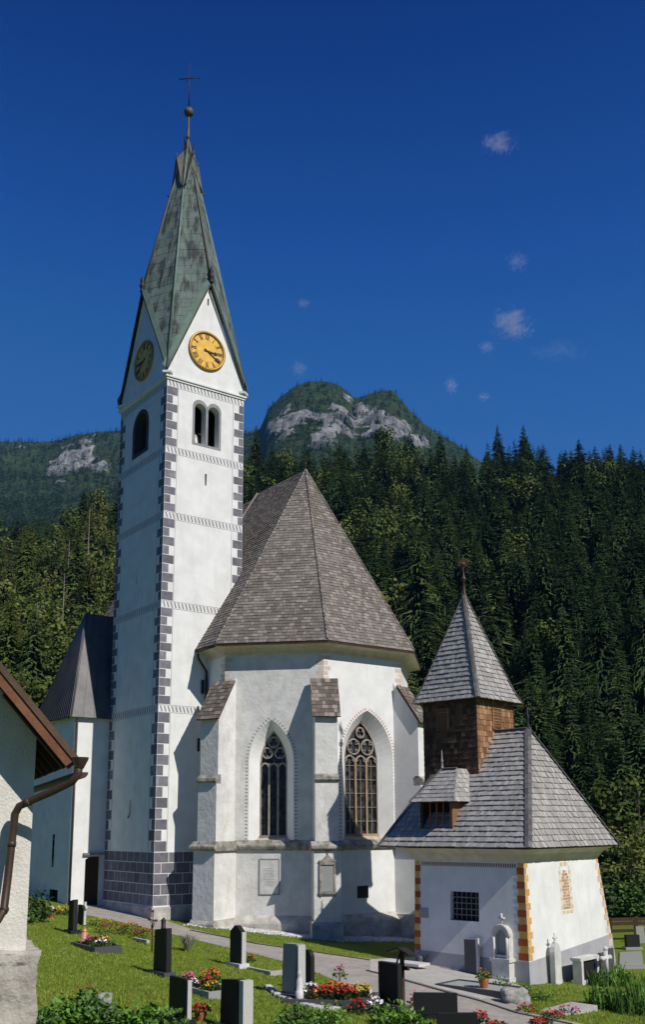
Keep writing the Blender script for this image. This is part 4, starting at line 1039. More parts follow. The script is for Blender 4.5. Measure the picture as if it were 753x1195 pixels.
def leafmesh(mb, c, rx, rz, n, ls, m=0, flat_=.3, upb=.3):
    for _ in range(n):
        a = random.random()*2*math.pi; rr = math.sqrt(random.random()); h = random.random()
        p = c+V((rx*rr*math.cos(a), rx*rr*math.sin(a), rz*(.1+.9*h*(1-rr*rr*.75))))
        d = V((random.gauss(0, 1)+math.cos(a)*.5, random.gauss(0, 1)+math.sin(a)*.5, random.gauss(upb, .6))).normalized(); s_ = d.cross(V((random.gauss(0, 1), random.gauss(0, 1), random.gauss(0, 1)))).normalized()
        l = ls*random.uniform(.6, 1.3); w_ = l*.38; f_ = d.cross(s_)*l*.12; r_ = random.random()
        b = p; mb.face((b, b+d*l*.45+s_*w_+f_, b+d*l, b+d*l*.5), m, r_, False); mb.face((b, b+d*l*.5, b+d*l, b+d*l*.45-s_*w_+f_), m, r_, False)
def blossoms(mb, c, rx, rz, n, sz, m=0):
    for _ in range(n):
        a = random.random()*2*math.pi; rr = math.sqrt(random.random())
        p = c+V((rx*rr*math.cos(a), rx*rr*math.sin(a), rz*(.72+.35*random.random())*(1-rr*rr*.45))); r_ = random.random()
        nn = V((random.gauss(0, .5), random.gauss(-.3, .5), 1)).normalized(); e = nn.cross(V((1, 0, .1))).normalized(); g_ = nn.cross(e)
        k = 6; s_ = sz*random.uniform(.7, 1.2)
        ring_ = [p+(e*math.cos(2*math.pi*i/k)+g_*math.sin(2*math.pi*i/k))*s_*(1 if i % 2 else .75)+nn*s_*.35 for i in range(k)]
        for i in range(k): mb.face((p, ring_[i], ring_[(i+1) % k]), m, r_)
def flowers(px, py, r_, h_, pet, label, n=26, leaf=None, sz=.045, pos=None, group='flowers planted on the graves', name='flowering_plant', cat='flowers'):
    p = gz(gp(px, py)) if pos is None else pos
    r_ *= 1.2; h_ *= 1.15; n = int(n*1.3)
    t = thing(name, label, cat, tuple(p), group)
    mb = MB(); leafmesh(mb, p, r_, h_*.85, int(n*3.2), .09, upb=.8); mb.build('foliage', [leaf or LEAFD], t)
    if pet:
        mb = MB(); blossoms(mb, p, r_*.95, h_, n, sz); mb.build('blossoms', [pet], t)
    return t
def bed(px, py, L_, W_, m, label, h_=.16, fill=SOIL, dirv=None, name='grave_border'):
    """px,py: left near corner; runs L_ to the right along the church axis and W_ backwards"""
    p = gz(gp(px, py)); e = dirv or sE; b = V((-e.y, e.x, 0)); t = thing(name, label, 'grave', tuple(p), 'graves on the churchyard lawn')
    c = [p, p+e*L_, p+e*L_+b*W_, p+b*W_]; zt = max(q.z if False else H(q.x, q.y) for q in c)+h_*.55
    mb = MB(); k = .11
    def bar(a, d, s_): mb.box(V((a.x, a.y, zt-.75)), d, s_, Z*.75)
    bar(c[0], e*L_, b*k); bar(c[3]-b*k, e*L_, b*k); bar(c[0]+b*k, b*(W_-2*k), e*k); bar(c[1]+b*k-e*k, b*(W_-2*k), e*k); mb.build('kerbstone', [m], t)
    mb = MB(); mb.box(V((p.x, p.y, zt-.7))+e*k+b*k, e*(L_-2*k), b*(W_-2*k), Z*(.66)); mb.build('grave_fill', [fill], t)
    return V((p.x, p.y, zt)), e, b
def lantern(px, py, m, h_, label, pos=None, cap=None):
    p = gz(gp(px, py)) if pos is None else pos
    t = thing('grave_lantern', label, 'grave lantern', tuple(p), 'lanterns on the graves'); mb = MB()
    mb.lathe(p, [(.07*h_/.3, 0), (.075*h_/.3, .03), (.06*h_/.3, .05), (.065*h_/.3, h_*.7), (.055*h_/.3, h_*.74)], 0, 10); mb.build('lantern_glass', [m], t)
    mb = MB(); mb.lathe(p+Z*h_*.72, [(.075*h_/.3, 0), (.07*h_/.3, h_*.08), (.03*h_/.3, h_*.2), (.02, h_*.28), (.001, h_*.3)], 0, 10); mb.build('lantern_lid', [cap or GOLDD], t)
def oncar(base, e, b, x, y): return base+e*x+b*y+Z*-.03
# 1 far left grave
headstone(84, 1089, .55, 1.25, .2, 'slant', GRANB, 'narrow black headstone standing edge-on at the far left grave near the porch door')
B1, e1, b1 = bed(82, 1102, 2.3, 1.1, GRAND, 'dark kerbed grave with mixed flowers nearest the porch door')
t = thing('memorial_slab', 'small black slab with white post standing behind the far left headstone', 'memorial slab', tuple(gz(gp(90, 1078)))); p = gz(gp(90, 1078))
mb = MB(); mb.box(p, -v*.42, u*.1, Z*.85); mb.build('slab', [GRANB], t); mb = MB(); q = p-v*.62; mb.box(q, -v*.1, u*.1, Z*1.0); mb.box(q+v*.12+Z*.72, -v*.34, u*.1, Z*.1); mb.build('white_cross', [MARBLE], t)
lantern(0, 0, mat('rose_lantern_glass', (.6, .16, .12), (.5, .3, .25), 9, .4), .62, 'tall rose coloured lantern on the far left grave', pos=oncar(B1, e1, b1, .45, .35))
flowers(0, 0, .22, .3, PINKP, 'pink and red flowers beside the rose lantern on the far left grave', pos=oncar(B1, e1, b1, .95, .4))
flowers(0, 0, .25, .3, RED, 'red flowers in the middle of the far left grave', pos=oncar(B1, e1, b1, 1.45, .6)); flowers(0, 0, .25, .28, YEL, 'yellow flowers at the back of the far left grave', pos=oncar(B1, e1, b1, 1.15, .85))
flowers(0, 0, .22, .28, WHI, 'white flowers at the right end of the far left grave', pos=oncar(B1, e1, b1, 2.0, .4))
flowers(130, 1090, .6, .5, RED, 'rusty red bushy plant between the far left grave and the path', n=40); flowers(153, 1091, .55, .5, ORA, 'orange flowering bush beside the rusty red plant by the path', n=40)
flowers(166, 1096, .45, .42, RED, 'low red flowers just left of the iron grave cross', n=26); flowers(116, 1081, .5, .35, YEL, 'low yellow flowers along the path edge near the porch', n=20)
flowers(74, 1068, .42, .42, YEL, 'yellow flowering bush at the foot of the porch drainpipe', n=60)
lantern(60, 1070, LANT, .5, 'red lantern among the bushes below the porch wall', cap=MARBLE)
mb = MB(); p = gz(gp(157, 1098)); 
mb.box(p-sE*.2, sE*1.3, sN*.12, Z*.12); grp(mb.build('kerb_stone', [PAVE]), 'pale kerbstone lying beside the low red flowers', 'kerbstone')
# iron cross
p = gz(gp(177, 1112)); t = thing('iron_grave_cross', 'thin rusty iron grave cross with a small figure, left of a black headstone', 'grave cross', tuple(p))
mb = MB(); mb.tube([p-Z*.1, p+Z*1.55], .03, 0, 6); mb.tube([p+Z*1.22+v*.30, p+Z*1.22-v*.30], .028, 0, 6)
for q in (p+Z*1.55, p+Z*1.22+v*.3, p+Z*1.22-v*.3): mb.ball(q, .055, 0, 6)
for s_ in (-1, 1): mb.tube([p+Z*.9, p+Z*1.05-v*.12*s_, p+Z*1.22-v*.2*s_], .014, 0, 5)
mb.build('cross_bars', [RUST], t)
mb = MB(); q = p-u*.05
mb.tube([q+Z*.88, q+Z*1.02, q+Z*1.14, q+Z*1.22], [.015, .025, .035, .02], 0, 6); mb.ball(q+Z*1.28, .035, 0, 6); mb.tube([q+Z*1.27+v*.2, q+Z*1.2, q+Z*1.27-v*.2], [.01, .016, .01], 0, 5); mb.build('figure', [MARBLE], t)
# 4 black headstone with grey slab bed
_, p4 = headstone(189, 1138, .95, 1.4, .2, 'slant', GRANB, 'large black headstone standing right of the rusty iron grave cross', cap=GRAND)
lantern(0, 0, BLACKP, .36, 'small black lantern on top of the large black headstone', pos=p4+Z*1.49, cap=BLACKP)
B4, e4, b4 = bed(200, 1150, 2.35, 1.15, GRANG, 'grey granite bordered grave with pink flowers right of the large black headstone')
flowers(0, 0, .2, .34, PINKP, 'bright pink flowers on the grey bordered grave', pos=oncar(B4, e4, b4, .45, .35), sz=.06)
flowers(0, 0, .22, .32, RED, 'red and white bouquet at the right of the grey bordered grave', pos=oncar(B4, e4, b4, 1.55, .4)); flowers(0, 0, .18, .2, WHI, 'low white flowers in the middle of the grey bordered grave', pos=oncar(B4, e4, b4, 1.0, .3)); flowers(0, 0, .3, .42, ORA, 'rust orange flowers at the back of the grey bordered grave', pos=oncar(B4, e4, b4, .9, .9), n=44); flowers(0, 0, .2, .25, YEL, 'yellow flowers at the right corner of the grey bordered grave', pos=oncar(B4, e4, b4, 2.0, .35))
p = gz(gp(219, 1110)); t = thing('ornamental_grass', 'pale feathery ornamental grass behind the grey bordered grave', 'grass plant', tuple(p)); mb = MB()
for _ in range(160):
    a = random.random()*6.283; d = V((math.cos(a), math.sin(a), 0))*random.uniform(.1, .55); q = p+d*.15; s_ = V((-d.y, d.x, 0)).normalized()*.012
    mid_ = q+d*.5+Z*.55*random.uniform(.6, 1.1); e_ = q+d*1.15+Z*random.uniform(.35, .85); mb.face((q-s_, q+s_, mid_+s_, mid_-s_)); mb.face((mid_-s_, mid_+s_, e_))
mb.build('blades', [mat('dry_grass', (.40, .37, .28), (.3, .29, .2), 9, .9, rnd=.3)], t)
for k_, (B_, e_, b_, nm_) in enumerate(((B1, e1, b1, 'far left'), (B4, e4, b4, 'grey bordered'))):
    for j_, (x_, y_) in enumerate(((.6, .65), (1.25, .55), (1.75, .75), (1.9, .25))):
        pos_ = oncar(B_, e_, b_, x_, y_)
        flowers(0, 0, .22, .2, None, ('low green leaves at the left of the %s grave', 'low green leaves in the middle of the %s grave', 'green leaves at the back right of the %s grave', 'green leaves at the near right of the %s grave')[j_] % nm_, n=24, leaf=LEAFM, pos=pos_, name='leafy_plant', cat='plants', group='green plants on the graves')
# 5 pointed black headstone
headstone(277, 1128, .78, 1.32, .2, 'point', GRANB, 'black headstone with pointed top beside the path', edge=True, cap=MARBLE)
flowers(292, 1124, .14, .28, RED, 'small red flowers right of the pointed headstone', n=16)
mb = MB(); p = gz(gp(287, 1130)); mb.box(p-Z*.1, sE*1.5, sN*.13, Z*.16); mb.box(p+sE*1.5-Z*.1, sN*.9, sE*.13, Z*.16); grp(mb.build('kerb_stone', [PAVE]), 'pale kerb of the grave right of the pointed headstone', 'kerbstone')
# 6 / 7 near headstones
headstone(209, 1193, .95, .98, .14, 'slab', GRANB, 'plain black slab headstone at the bottom, left of the red potted flowers', edge=True, cap=GRANB)
_, p7 = headstone(272, 1202, .92, 1.15, .26, 'slant', GRANB, 'black headstone with pale granite side at the bottom, right of the red potted flowers', cap=GRANG)
mb = MB(); mb.box(p7+(-v)*.47-u*.12+Z*.0, -v*.20, u*.3, Z*1.28); mb.build('granite_pillar', [GRANL], [k_ for k_ in ORG if k_.name.startswith('headstone')][-1])
p = gz(gp(234, 1192)); t = thing('flower_pot', 'brown pot of dark red flowers between two black headstones', 'potted flowers', tuple(p)); mb = MB(); mb.lathe(p, [(.11, 0), (.16, .2), (.165, .24), (.13, .24), (.12, .2)], 0, 12); mb.build('pot', [TERR], t)
mb = MB(); leafmesh(mb, p+Z*.2, .24, .22, 90, .08, upb=.6); mb.build('foliage', [LEAFD], t); mb = MB(); blossoms(mb, p+Z*.2, .26, .25, 46, .045); mb.build('blossoms', [RED], t)
# 8 grave with the grey wedge headstone
headstone(342, 1164, .85, 1.5, .30, 'wedge', GRANG, 'tall grey granite headstone leaning outward with white side edge', edge=True, cap=GRAND)
headstone(360, 1158, .5, 1.2, .16, 'round', GRANB, 'narrow black stele close behind the tall grey granite headstone', cap=GRAND)
B8, e8, b8 = bed(330, 1171, 2.75, 1.7, GRAND, 'dark granite grave full of orange and red flowers beside the tall grey headstone', h_=.22, dirv=(sE*.72+sN*.69).normalized())
for i, (x, y, pt, r_, nm, n_) in enumerate([(1.15, .55, RED, .34, 'scarlet flowers at the near edge of the flower covered dark grave', 60), (1.7, .7, ORA, .36, 'orange flowers in the middle of the flower covered dark grave', 60), (2.2, .9, YEL, .3, 'yellow flowers at the right end of the flower covered dark grave', 50), (1.35, 1.15, ORA, .34, 'rust orange flowers at the back of the flower covered dark grave', 55), (1.9, .45, RED, .26, 'dark red flowers at the near right of the flower covered dark grave', 44), (.72, .75, WHI, .22, 'white and pink blooms next to the tall grey headstone', 30)]):
    flowers(0, 0, r_, .36, pt, nm, n=n_, pos=oncar(B8, e8, b8, x, y), sz=.05)
for x, y, m_, h_, lb in ((2.35, 1.3, PURP, .36, 'purple glass lantern at the back of the flower covered grave'), (2.5, 1.05, MARBLE, .34, 'white lantern at the right end of the flower covered grave'), (.95, .3, GOLDD, .3, 'brass lantern at the near side of the flower covered grave')): lantern(0, 0, m_, h_, lb, pos=oncar(B8, e8, b8, x, y))
p = oncar(B8, e8, b8, .42, .45); t = thing('grave_figure', 'small white statue kneeling at the foot of the tall grey headstone', 'statue', tuple(p)); mb = MB(); mb.lathe(p, [(.13, 0), (.13, .2), (.10, .22), (.11, .4), (.09, .55), (.06, .62), (.075, .68), (.07, .76), (.02, .82), (.001, .83)], 0, 10); mb.build('stone_figure', [MARBLE], t)
p = oncar(B8, e8, b8, 1.5, 1.5); t = thing('rose_plant', 'slender pink rose rising behind the flower covered grave', 'rose', tuple(p)); mb = MB(); mb.tube([p, p+Z*.75], .02, 0, 5); mb.build('stem', [BARK], t); mb = MB(); leafmesh(mb, p+Z*.4, .2, .5, 70, .09); mb.build('foliage', [LEAFM], t); mb = MB(); blossoms(mb, p+Z*.45, .18, .45, 8, .06); mb.build('blossoms', [PINKP], t)
mb = MB()
pe_ = [gp(x, y) for x, y in ((312, 1152), (325, 1164), (345, 1172), (375, 1178), (410, 1179), (436, 1176))]
for i in range(len(pe_)-1):
    for k in range(4):
        q = pe_[i].lerp(pe_[i+1], k/4); d = (pe_[i+1]-pe_[i]).normalized(); n_ = V((-d.y, d.x, 0)); rough_block(mb, V((q.x, q.y, H(q.x, q.y)-.06))-n_*.1, d*.32, n_*.2, Z*.16, 2, .02)
grp(mb.build('edging_stones', [PEBB]), 'curved row of pale edging stones around the flower covered dark grave', 'stone edging')
# 9 canopy cross grave
headstone(456, 1176, .95, 1.2, .18, 'slab', GRANB, 'black headstone below a small slanting roof beside the path', cap=GRAND)
p = gz(gp(462, 1178))+u*.25; t = thing('roofed_grave_cross', 'dark wooden grave cross under a slanting roof board', 'grave cross', tuple(p)); mb = MB()
mb.box(p-v*-.05+Z*-.1, -v*.1, u*.1, Z*1.85); mb.box(p+v*.3+Z*1.15, -v*.62, u*.09, Z*.1); mb.tube([p+Z*1.2+v*.28, p+Z*1.68-v*.0], .03, 0, 5); mb.build('cross_bars', [WOOD], t)
mb = MB(); c_ = p+Z*1.78
for s_ in (-1, 1): mb.box(c_-u*.14, -v*.52*s_-Z*.16, u*.32, Z*.035)
mb.build('roof_board', [IRON], t)
# 10 right bottom graves
headstone(509, 1190, 1.3, .62, .16, 'slab', GRANB, 'wide black rectangular headstone at the bottom right of centre', yaw=48, cap=GRANB)
headstone(535, 1210, 1.2, .5, .16, 'slant', GRANB, 'low black slab headstone at the bottom edge, right of the wide black one', yaw=44, cap=GRANB)
flowers(484, 1176, .14, .42, RED, 'thin red flowers just left of the wide black headstone', n=16); flowers(560, 1196, .25, .36, RED, 'red flowers at the bottom, right of the low black slab', n=34, sz=.05); flowers(583, 1203, .3, .25, RED, 'scarlet flowers at the bottom edge further right of the low slab', n=36, sz=.05)
flowers(548, 1198, .2, .3, WHI, 'white flowers at the bottom beside the red ones', n=20, sz=.05); flowers(632, 1196, .3, .18, RED, 'red blossoms at the bottom edge below the white boulder', n=34, sz=.05)
flowers(440, 1184, .3, .42, WHI, 'white roses below the roofed grave cross', n=34, leaf=LEAFM, sz=.06); flowers(416, 1184, .22, .4, RED, 'deep red flowers left of the white roses', n=30, sz=.06)
# 11 grave against the chapel wall
B11, e11, b11 = bed(508, 1150, 2.9, 1.5, GRAND, 'grave of grey green gravel along the shaded chapel wall', h_=.12, fill=GRAVELG, dirv=-dl)
p = KA+dl*2.15+nl*.42; p = gz(p); t = thing('leaning_grave_slab', 'dark polished slab with pale edge leaning at the chapel wall', 'grave slab', tuple(p)); mb = MB()
mb.box(p, dl*.55, nl*-.10+Z*.0, Z*1.35+nr*.0, 0); mb.box(p-dl*.13, dl*.12, nl*-.12, Z*1.42, 1); mb.build('slab', [GRAND, MARBLE], t)
p = oncar(B11, e11, b11, 1.75, .55); t = thing('flower_pot', 'terracotta pot with bushy plant on the gravel grave by the chapel', 'potted plant', tuple(p)); mb = MB(); mb.lathe(p, [(.13, 0), (.19, .26), (.2, .32), (.16, .32), (.15, .26)], 0, 12); mb.build('pot', [TERR], t); mb = MB(); leafmesh(mb, p+Z*.28, .24, .42, 130, .10); mb.build('foliage', [LEAFM], t); mb = MB(); blossoms(mb, p+Z*.28, .22, .4, 18, .04); mb.build('blossoms', [ORA], t)
p = gz(gp(446, 1124)); t = thing('stone_slab', 'pale flat stone slab lying on the forecourt by the kerb', 'stone slab', tuple(p)); mb = MB(); mb.box(p, -dl*1.9, dr*.75, Z*.10); mb.build('slab', [MARBLE], t)
p = KA+dl*4.9+nl*.5; p = gz(p); t = thing('watering_can', 'dark watering can at the left corner of the chapel', 'watering can', tuple(p)); mb = MB(); mb.lathe(p, [(.16, 0), (.16, .3), (.13, .36), (.001, .37)], 0, 12); mb.build('body', [GRAND], t); mb = MB(); mb.tube([p+V((.1, -.05, .08)), p+V((.35, -.18, .42))], [.03, .02], 0, 6); mb.build('spout', [GRAND], t); mb = MB(); mb.tube([p+V((-.14, .05, .28))]+[p+V((-.2*math.cos(a)*.7, .08, .3+.2*math.sin(a))) for a in (.5, 1.2, 1.9)], .016, 0, 6); mb.build('handle', [GRAND], t)
# 12 white aedicule
mo = .0
def fM(a, z, off=0.): return KA+dl*(.93+a)+nl*(.02+off)+Z*z
p = gz(KA+dl*.93+nl*.3); zb_ = -6.07
t = thing('aedicule_monument', 'white marble aedicule with arched niche and cross in front of the shaded chapel wall', 'grave monument', tuple(p))
mb = MB(); at3(fM, -.46, .46, zb_-.4, zb_+.22, 0, .62, mb); at3(fM, -.40, .40, zb_+.22, zb_+.80, 0, .52, mb); at3(fM, -.46, .46, zb_+.80, zb_+.92, 0, .58, mb); mb.build('pedestal', [MARBLE], t)
mb = MB(); nich = arch(0, .24, zb_+1.05, zb_+1.72, zb_+2.02, 5); outm = [(-.36, zb_+.92), (.36, zb_+.92), (.36, zb_+1.75)]+[(.36*math.cos(a), zb_+1.75+.42*math.sin(a)) for a in np.linspace(.25, math.pi-.25, 7)]+[(-.36, zb_+1.75)]
O = fM(0, 0, .42); bp_ = [(a, z) for a, z in outm]
mbf = lambda a, z, off=0.: fM(a, z, .42+off)
bpanel(mb, mbf, bp_, [nich]); reveal(mb, mbf, nich, .14, 0, 1)
for i in range(len(outm)):
    a, b = outm[i], outm[(i+1) % len(outm)]; mb.face((mbf(*b), mbf(*a), fM(a[0], a[1], 0), fM(b[0], b[1], 0)))
for s_ in (-1, 1): mb.tube([fM(s_*.30, zb_+.92, .46), fM(s_*.30, zb_+1.72, .46)], .055, 0, 8)
mb.tube([fM(.38*math.cos(a), zb_+1.74+.44*math.sin(a), .40) for a in np.linspace(0, math.pi, 12)], .06, 0, 6)
mb.build('niche', [MARBLE, GRANG], t)
mb = MB(); mb.tube([fM(0, zb_+2.16, .3), fM(0, zb_+2.62, .3)], .045, 0, 6); mb.tube([fM(-.14, zb_+2.44, .3), fM(.14, zb_+2.44, .3)], .04, 0, 6); mb.build('cross', [MARBLE], t)
# 13 white pointed stele
p = gz(KA+dr*1.35+nr*.55); t = thing('white_stele', 'slender white stele with rounded top and cross before the sunlit chapel wall', 'grave monument', tuple(p)); mb = MB()
W_ = lambda a, z: p+dr*a+Z*z
st_ = [(-.26, -.3), (.26, -.3), (.25, 1.15)]+[(.25*math.cos(a), 1.15+.42*math.sin(a)) for a in np.linspace(.25, math.pi-.25, 7)]+[(-.25, 1.15)]
mb.prism([W_(a, z)-nr*-.0 for a, z in st_], dl*.22, 0); mb.build('stele', [MARBLE], t); mb = MB(); q = p+dl*.11; mb.tube([q+Z*1.5, q+Z*1.95], .04, 0, 6); mb.tube([q+Z*1.76-dr*.13, q+Z*1.76+dr*.13], .036, 0, 6); mb.ball(q+Z*1.58, .08, 0, 6); mb.build('cross', [MARBLE], t)
mb = MB()
# 14 framed tomb with figure
p = gz(KA+dr*2.3+nr*1.05); t = thing('framed_tomb', 'dark tomb panel in a pale stone frame right of the white stele', 'tomb', tuple(p)); mb = MB()
mb.box(p-Z*.3, dr*1.5, dl*.5, Z*.45, 0); mb.box(p+Z*.15, dr*.16, dl*.4, Z*.75, 0); mb.box(p+dr*1.3+Z*.15, dr*.16, dl*.4, Z*.75, 0); mb.box(p-dr*.06+Z*.9, dr*1.6, dl*.46, Z*.12, 0); mb.build('stone_frame', [MARBLE], t); mb = MB(); mb.box(p+dr*.16+dl*.1+Z*.15, dr*1.14, dl*.2, Z*.75); mb.build('dark_panel', [GRANB], t)
p = gz(KA+dr*3.9+nr*1.3); t = thing('carved_grave_cross', 'ornate pale stone cross at the right end of the framed tomb', 'grave cross', tuple(p)); mb = MB(); mb.box(p-dr*.22-dl*.16-Z*.2, dr*.44, dl*.34, Z*.55); mb.tube([p+Z*.3, p+Z*1.35], .09, 0, 8); mb.tube([p+Z*1.02-dr*.3, p+Z*1.02+dr*.3], .085, 0, 8)
for q in (p+Z*1.38, p+Z*1.02-dr*.32, p+Z*1.02+dr*.32): mb.ball(q, .11, 0, 7)
mb.build('cross', [MARBLE], t)
p = gz(KA+dr*4.6+nr*.7); t = thing('dark_memorial_slabs', 'pair of dark upright slabs behind the carved stone cross at the chapel corner', 'memorial slab', tuple(p)); mb = MB(); mb.box(p, dr*.62, dl*.12, Z*1.1); mb.build('slab', [GRAND], t); mb = MB(); mb.box(p+dr*.7+dl*.05, dr*.6, dl*.12, Z*1.2); mb.build('slab', [GRAND], t)
flowers(0, 0, .3, .3, PINKP, 'small pinkish flowers in front of the framed tomb', n=14, pos=gz(gp(664, 1184)), leaf=LEAFD); flowers(646, 1190, .35, .25, RED, 'dark red low plants left of the framed tomb', n=26); flowers(617, 1182, .3, .25, RED, 'reddish low plants right of the pale boulder', n=16)
p = gz(gp(660, 1186)); t = thing('grave_plinth', 'low pale stone plinth stretching in front of the framed tomb', 'grave', tuple(p)); mb = MB(); mb.box(p-Z*.3, dr*2.2, -dl*-1.0, Z*.36); mb.build('plinth', [PAVE], t)
mb = MB(); p = gz(gp(604, 1172)); rough_block(mb, p-V((.42, .2, .15)), V((.85, .1, 0)), V((-.1, .5, 0)), Z*.62, 5, .12)
grp(mb.build('boulder', [BOULD]), 'pale boulder on the grass at the chapel corner', 'boulder')
# 16 right side
headstone(739, 1108, .75, .62, .3, 'slab', GRANB, 'small dark headstone with pale top at the right edge by the fence', yaw=60, cap=GRANG)
headstone(737, 1130, 1.2, .62, .2, 'slant', GRANG, 'wide pale grey headstone at the right edge above the tall green plants', yaw=60, cap=GRANG)
headstone(748, 1100, .5, .75, .2, 'slab', GRANG, 'grey headstone cut by the right edge beside the fence', yaw=60, cap=GRANG)
p0, p1 = gz(gp(712, 1098)), gz(gp(775, 1096)); t = thing('wooden_fence', 'dark wooden rail fence behind the chapel at the right edge', 'fence', tuple(p0)); d = (p1-p0)
mb = MB()
for k in range(3): mb.box(p0+d*k*.48+V((0, 0, -.2)), V((.2, 0, 0)), V((0, .2, 0)), Z*1.5)
mb.build('post', [WOOD], t)
mb = MB()
for z in (.45, .85, 1.1): mb.box(p0+Z*z, d, V((0, .07, 0)), Z*.17)
mb.build('rail', [WOOD], t)

# ---------------------------------------------------------------- pebble strip, grass blades
def scatter_pebbles():
    mb = MB()
    base = []
    for o in bmesh_ico(): base.append(o)
    ve, fa = base
    L_ = [(C0+nSE*.0, dSE, nSE, -1.4, SD+.6, .25, 1.9), (C1, u, nE, -.6, SD, .25, 2.1)]
    for O, d, n_, a0, a1, o0, o1 in L_:
        for _ in range(2300):
            q = O+d*random.uniform(a0, a1)+n_*(o0+(o1-o0)*random.random()**1.2*random.uniform(.5, 1)); z = H(q.x, q.y); s_ = random.uniform(.035, .085); k = len(mb.v); r_ = random.random()
            mb.v += [(q.x+x*s_*random.uniform(.8, 1.2), q.y+y*s_, z+.02+zz*s_*.7) for x, y, zz in ve]
            for f_ in fa: mb.f.append(tuple(k+i for i in f_)); mb.m.append(0); mb.r.append(r_); mb.sm.append(True)
    grp(mb.build('pebbles', [PEBB]), 'white pebbles along the foot of the choir wall', 'pebbles', kind='stuff')
def bmesh_ico():
    bm = bmesh.new(); bmesh.ops.create_icosphere(bm, subdivisions=1, radius=1); bm.verts.index_update()
    r_ = ([tuple(q.co) for q in bm.verts], [tuple(q.index for q in f_.verts) for f_ in bm.faces]); bm.free(); return r_
scatter_pebbles()
def inpoly(x, y, P):
    c = False; n = len(P)
    for i in range(n):
        (x1, y1), (x2, y2) = P[i], P[i-1]
        if (y1 > y) != (y2 > y) and x < (x2-x1)*(y-y1)/(y2-y1)+x1: c = not c
    return c
PATHXY = [(p.x, p.y) for p in (gp(*q) for q in path_pix)]; COURTXY = [(p.x, p.y) for p in (gp(*q) for q in court_pix)]
def grass():
    vv, ff, rr = [], [], []
    n = 0
    while n < 26000:
        py = random.uniform(1060, 1225); px = random.uniform(30, 760)
        if px > 560 and py < 1120 and px < 690: continue
        p = gp(px, py); x, y = p.x, p.y
        if y > 68 or inpoly(x, y, PATHXY) or inpoly(x, y, COURTXY): n += .2; continue
        q = V((x, y, 0))
        if (q-C0).dot(nSE) < 1.45 and (q-C1).dot(nE) < 1.5 and (q-C0).dot(u) > -.8: n += .2; continue
        if (q-KA).dot(nl) < .1 and (q-KA).dot(nr) < .2: n += .2; continue
        n += 1; z = H(x, y); r_ = random.random()
        for _ in range(4):
            a = random.random()*6.283; h_ = random.uniform(.04, .10); bx, by = x+random.gauss(0, .05), y+random.gauss(0, .05); c, s_ = math.cos(a), math.sin(a); k = len(vv); w_ = .012
            vv += [(bx-c*w_, by-s_*w_, z-.01), (bx+c*w_, by+s_*w_, z-.01), (bx+random.gauss(0, .03), by+random.gauss(0, .03), z+h_)]; ff.append((k, k+1, k+2)); rr.append(r_)
    me = bpy.data.meshes.new('grass'); me.from_pydata(vv, [], ff); a = me.attributes.new('rnd', 'FLOAT', 'FACE'); a.data.foreach_set('value', rr)
    me.materials.append(mat('grass_blade', (.155, .24, .022), (.205, .275, .032), .5, .8, rnd=.4, rndc=(.25, .27, .06), streak=(.9, (1, 1, 1), (.23, .25, .05), .5, .5, .68), spec=.15)); o = bpy.data.objects.new('grass', me); col.objects.link(o)
    grp(o, 'short green grass of the churchyard lawn', 'grass', kind='stuff')
grass()

# ---------------------------------------------------------------- shrubs and foreground plants
def shrub(px, py, r_, h_, n, ls, m, label, cat='shrub', name='leafy_shrub', extra=None, pos=None):
    p = gz(gp(px, py)) if pos is None else pos; t = thing(name, label, cat, tuple(p)); mb = MB()
    nb = max(3, int(r_*6)); 
    for i in range(nb):
        a = 6.283*i/nb+random.random(); q = p+V((math.cos(a), math.sin(a), 0))*r_*.5*random.random()
        leafmesh(mb, q, r_*.72, h_*random.uniform(.7, 1.05), n//nb, ls)
    mb.build('foliage', [m], t)
    mb = MB()
    for i in range(5): a = random.random()*6.283; mb.tube([p-Z*.05, p+V((math.cos(a)*r_*.3, math.sin(a)*r_*.3, h_*.6))], [.015, .006], 0, 4)
    mb.build('stems', [BARK], t)
    if extra: mb = MB(); blossoms(mb, p, r_*.9, h_, extra[1], extra[2]); mb.build('blossoms', [extra[0]], t)
    return t
shrub(42, 1076, .75, 1.75, 420, .20, LEAFD, 'dark green bush between the cottage corner and the porch wall')
shrub(28, 1079, .5, 1.3, 200, .18, LEAFM, 'mid green bush half hidden behind the cottage corner')
shrub(5, 1180, .55, .75, 420, .10, LEAFM, 'light green plants in front of the rubble base of the cottage')
for i, (px, py, r_, h_, n, ls, m, lb) in enumerate([(75, 1198, .7, .85, 420, .17, LEAFL, 'bright green broad leaved plant at the bottom left beside the rubble base'), (120, 1200, .65, 1.0, 460, .15, LEAFM, 'large green leafy bush in the bottom left foreground'), (165, 1203, .75, .75, 420, .18, LEAFL, 'bright hosta like plant at the bottom left before the black slab headstone'), (100, 1178, .5, .7, 260, .11, LEAFM, 'mid green weedy plant behind the bottom left foreground bush'), (194, 1208, .55, .6, 300, .13, LEAFM, 'low green plant at the bottom below the black slab headstone'), (48, 1210, .5, .75, 240, .12, LEAFM, 'green leafy clump at the very bottom left corner')]):
    shrub(px, py, r_, h_, n, ls, m, lb, extra=(RED, 16, .035) if i == 3 else None)
mb = MB(); p = gz(gp(122, 1196)); rough_block(mb, p-V((.16, .1, .1)), V((.30, 0, 0)), V((0, .24, 0)), Z*.85, 3, .03); grp(mb.build('stone_post', [BOULD]), 'low grey stone post rising from the green bush in the left foreground', 'stone post')
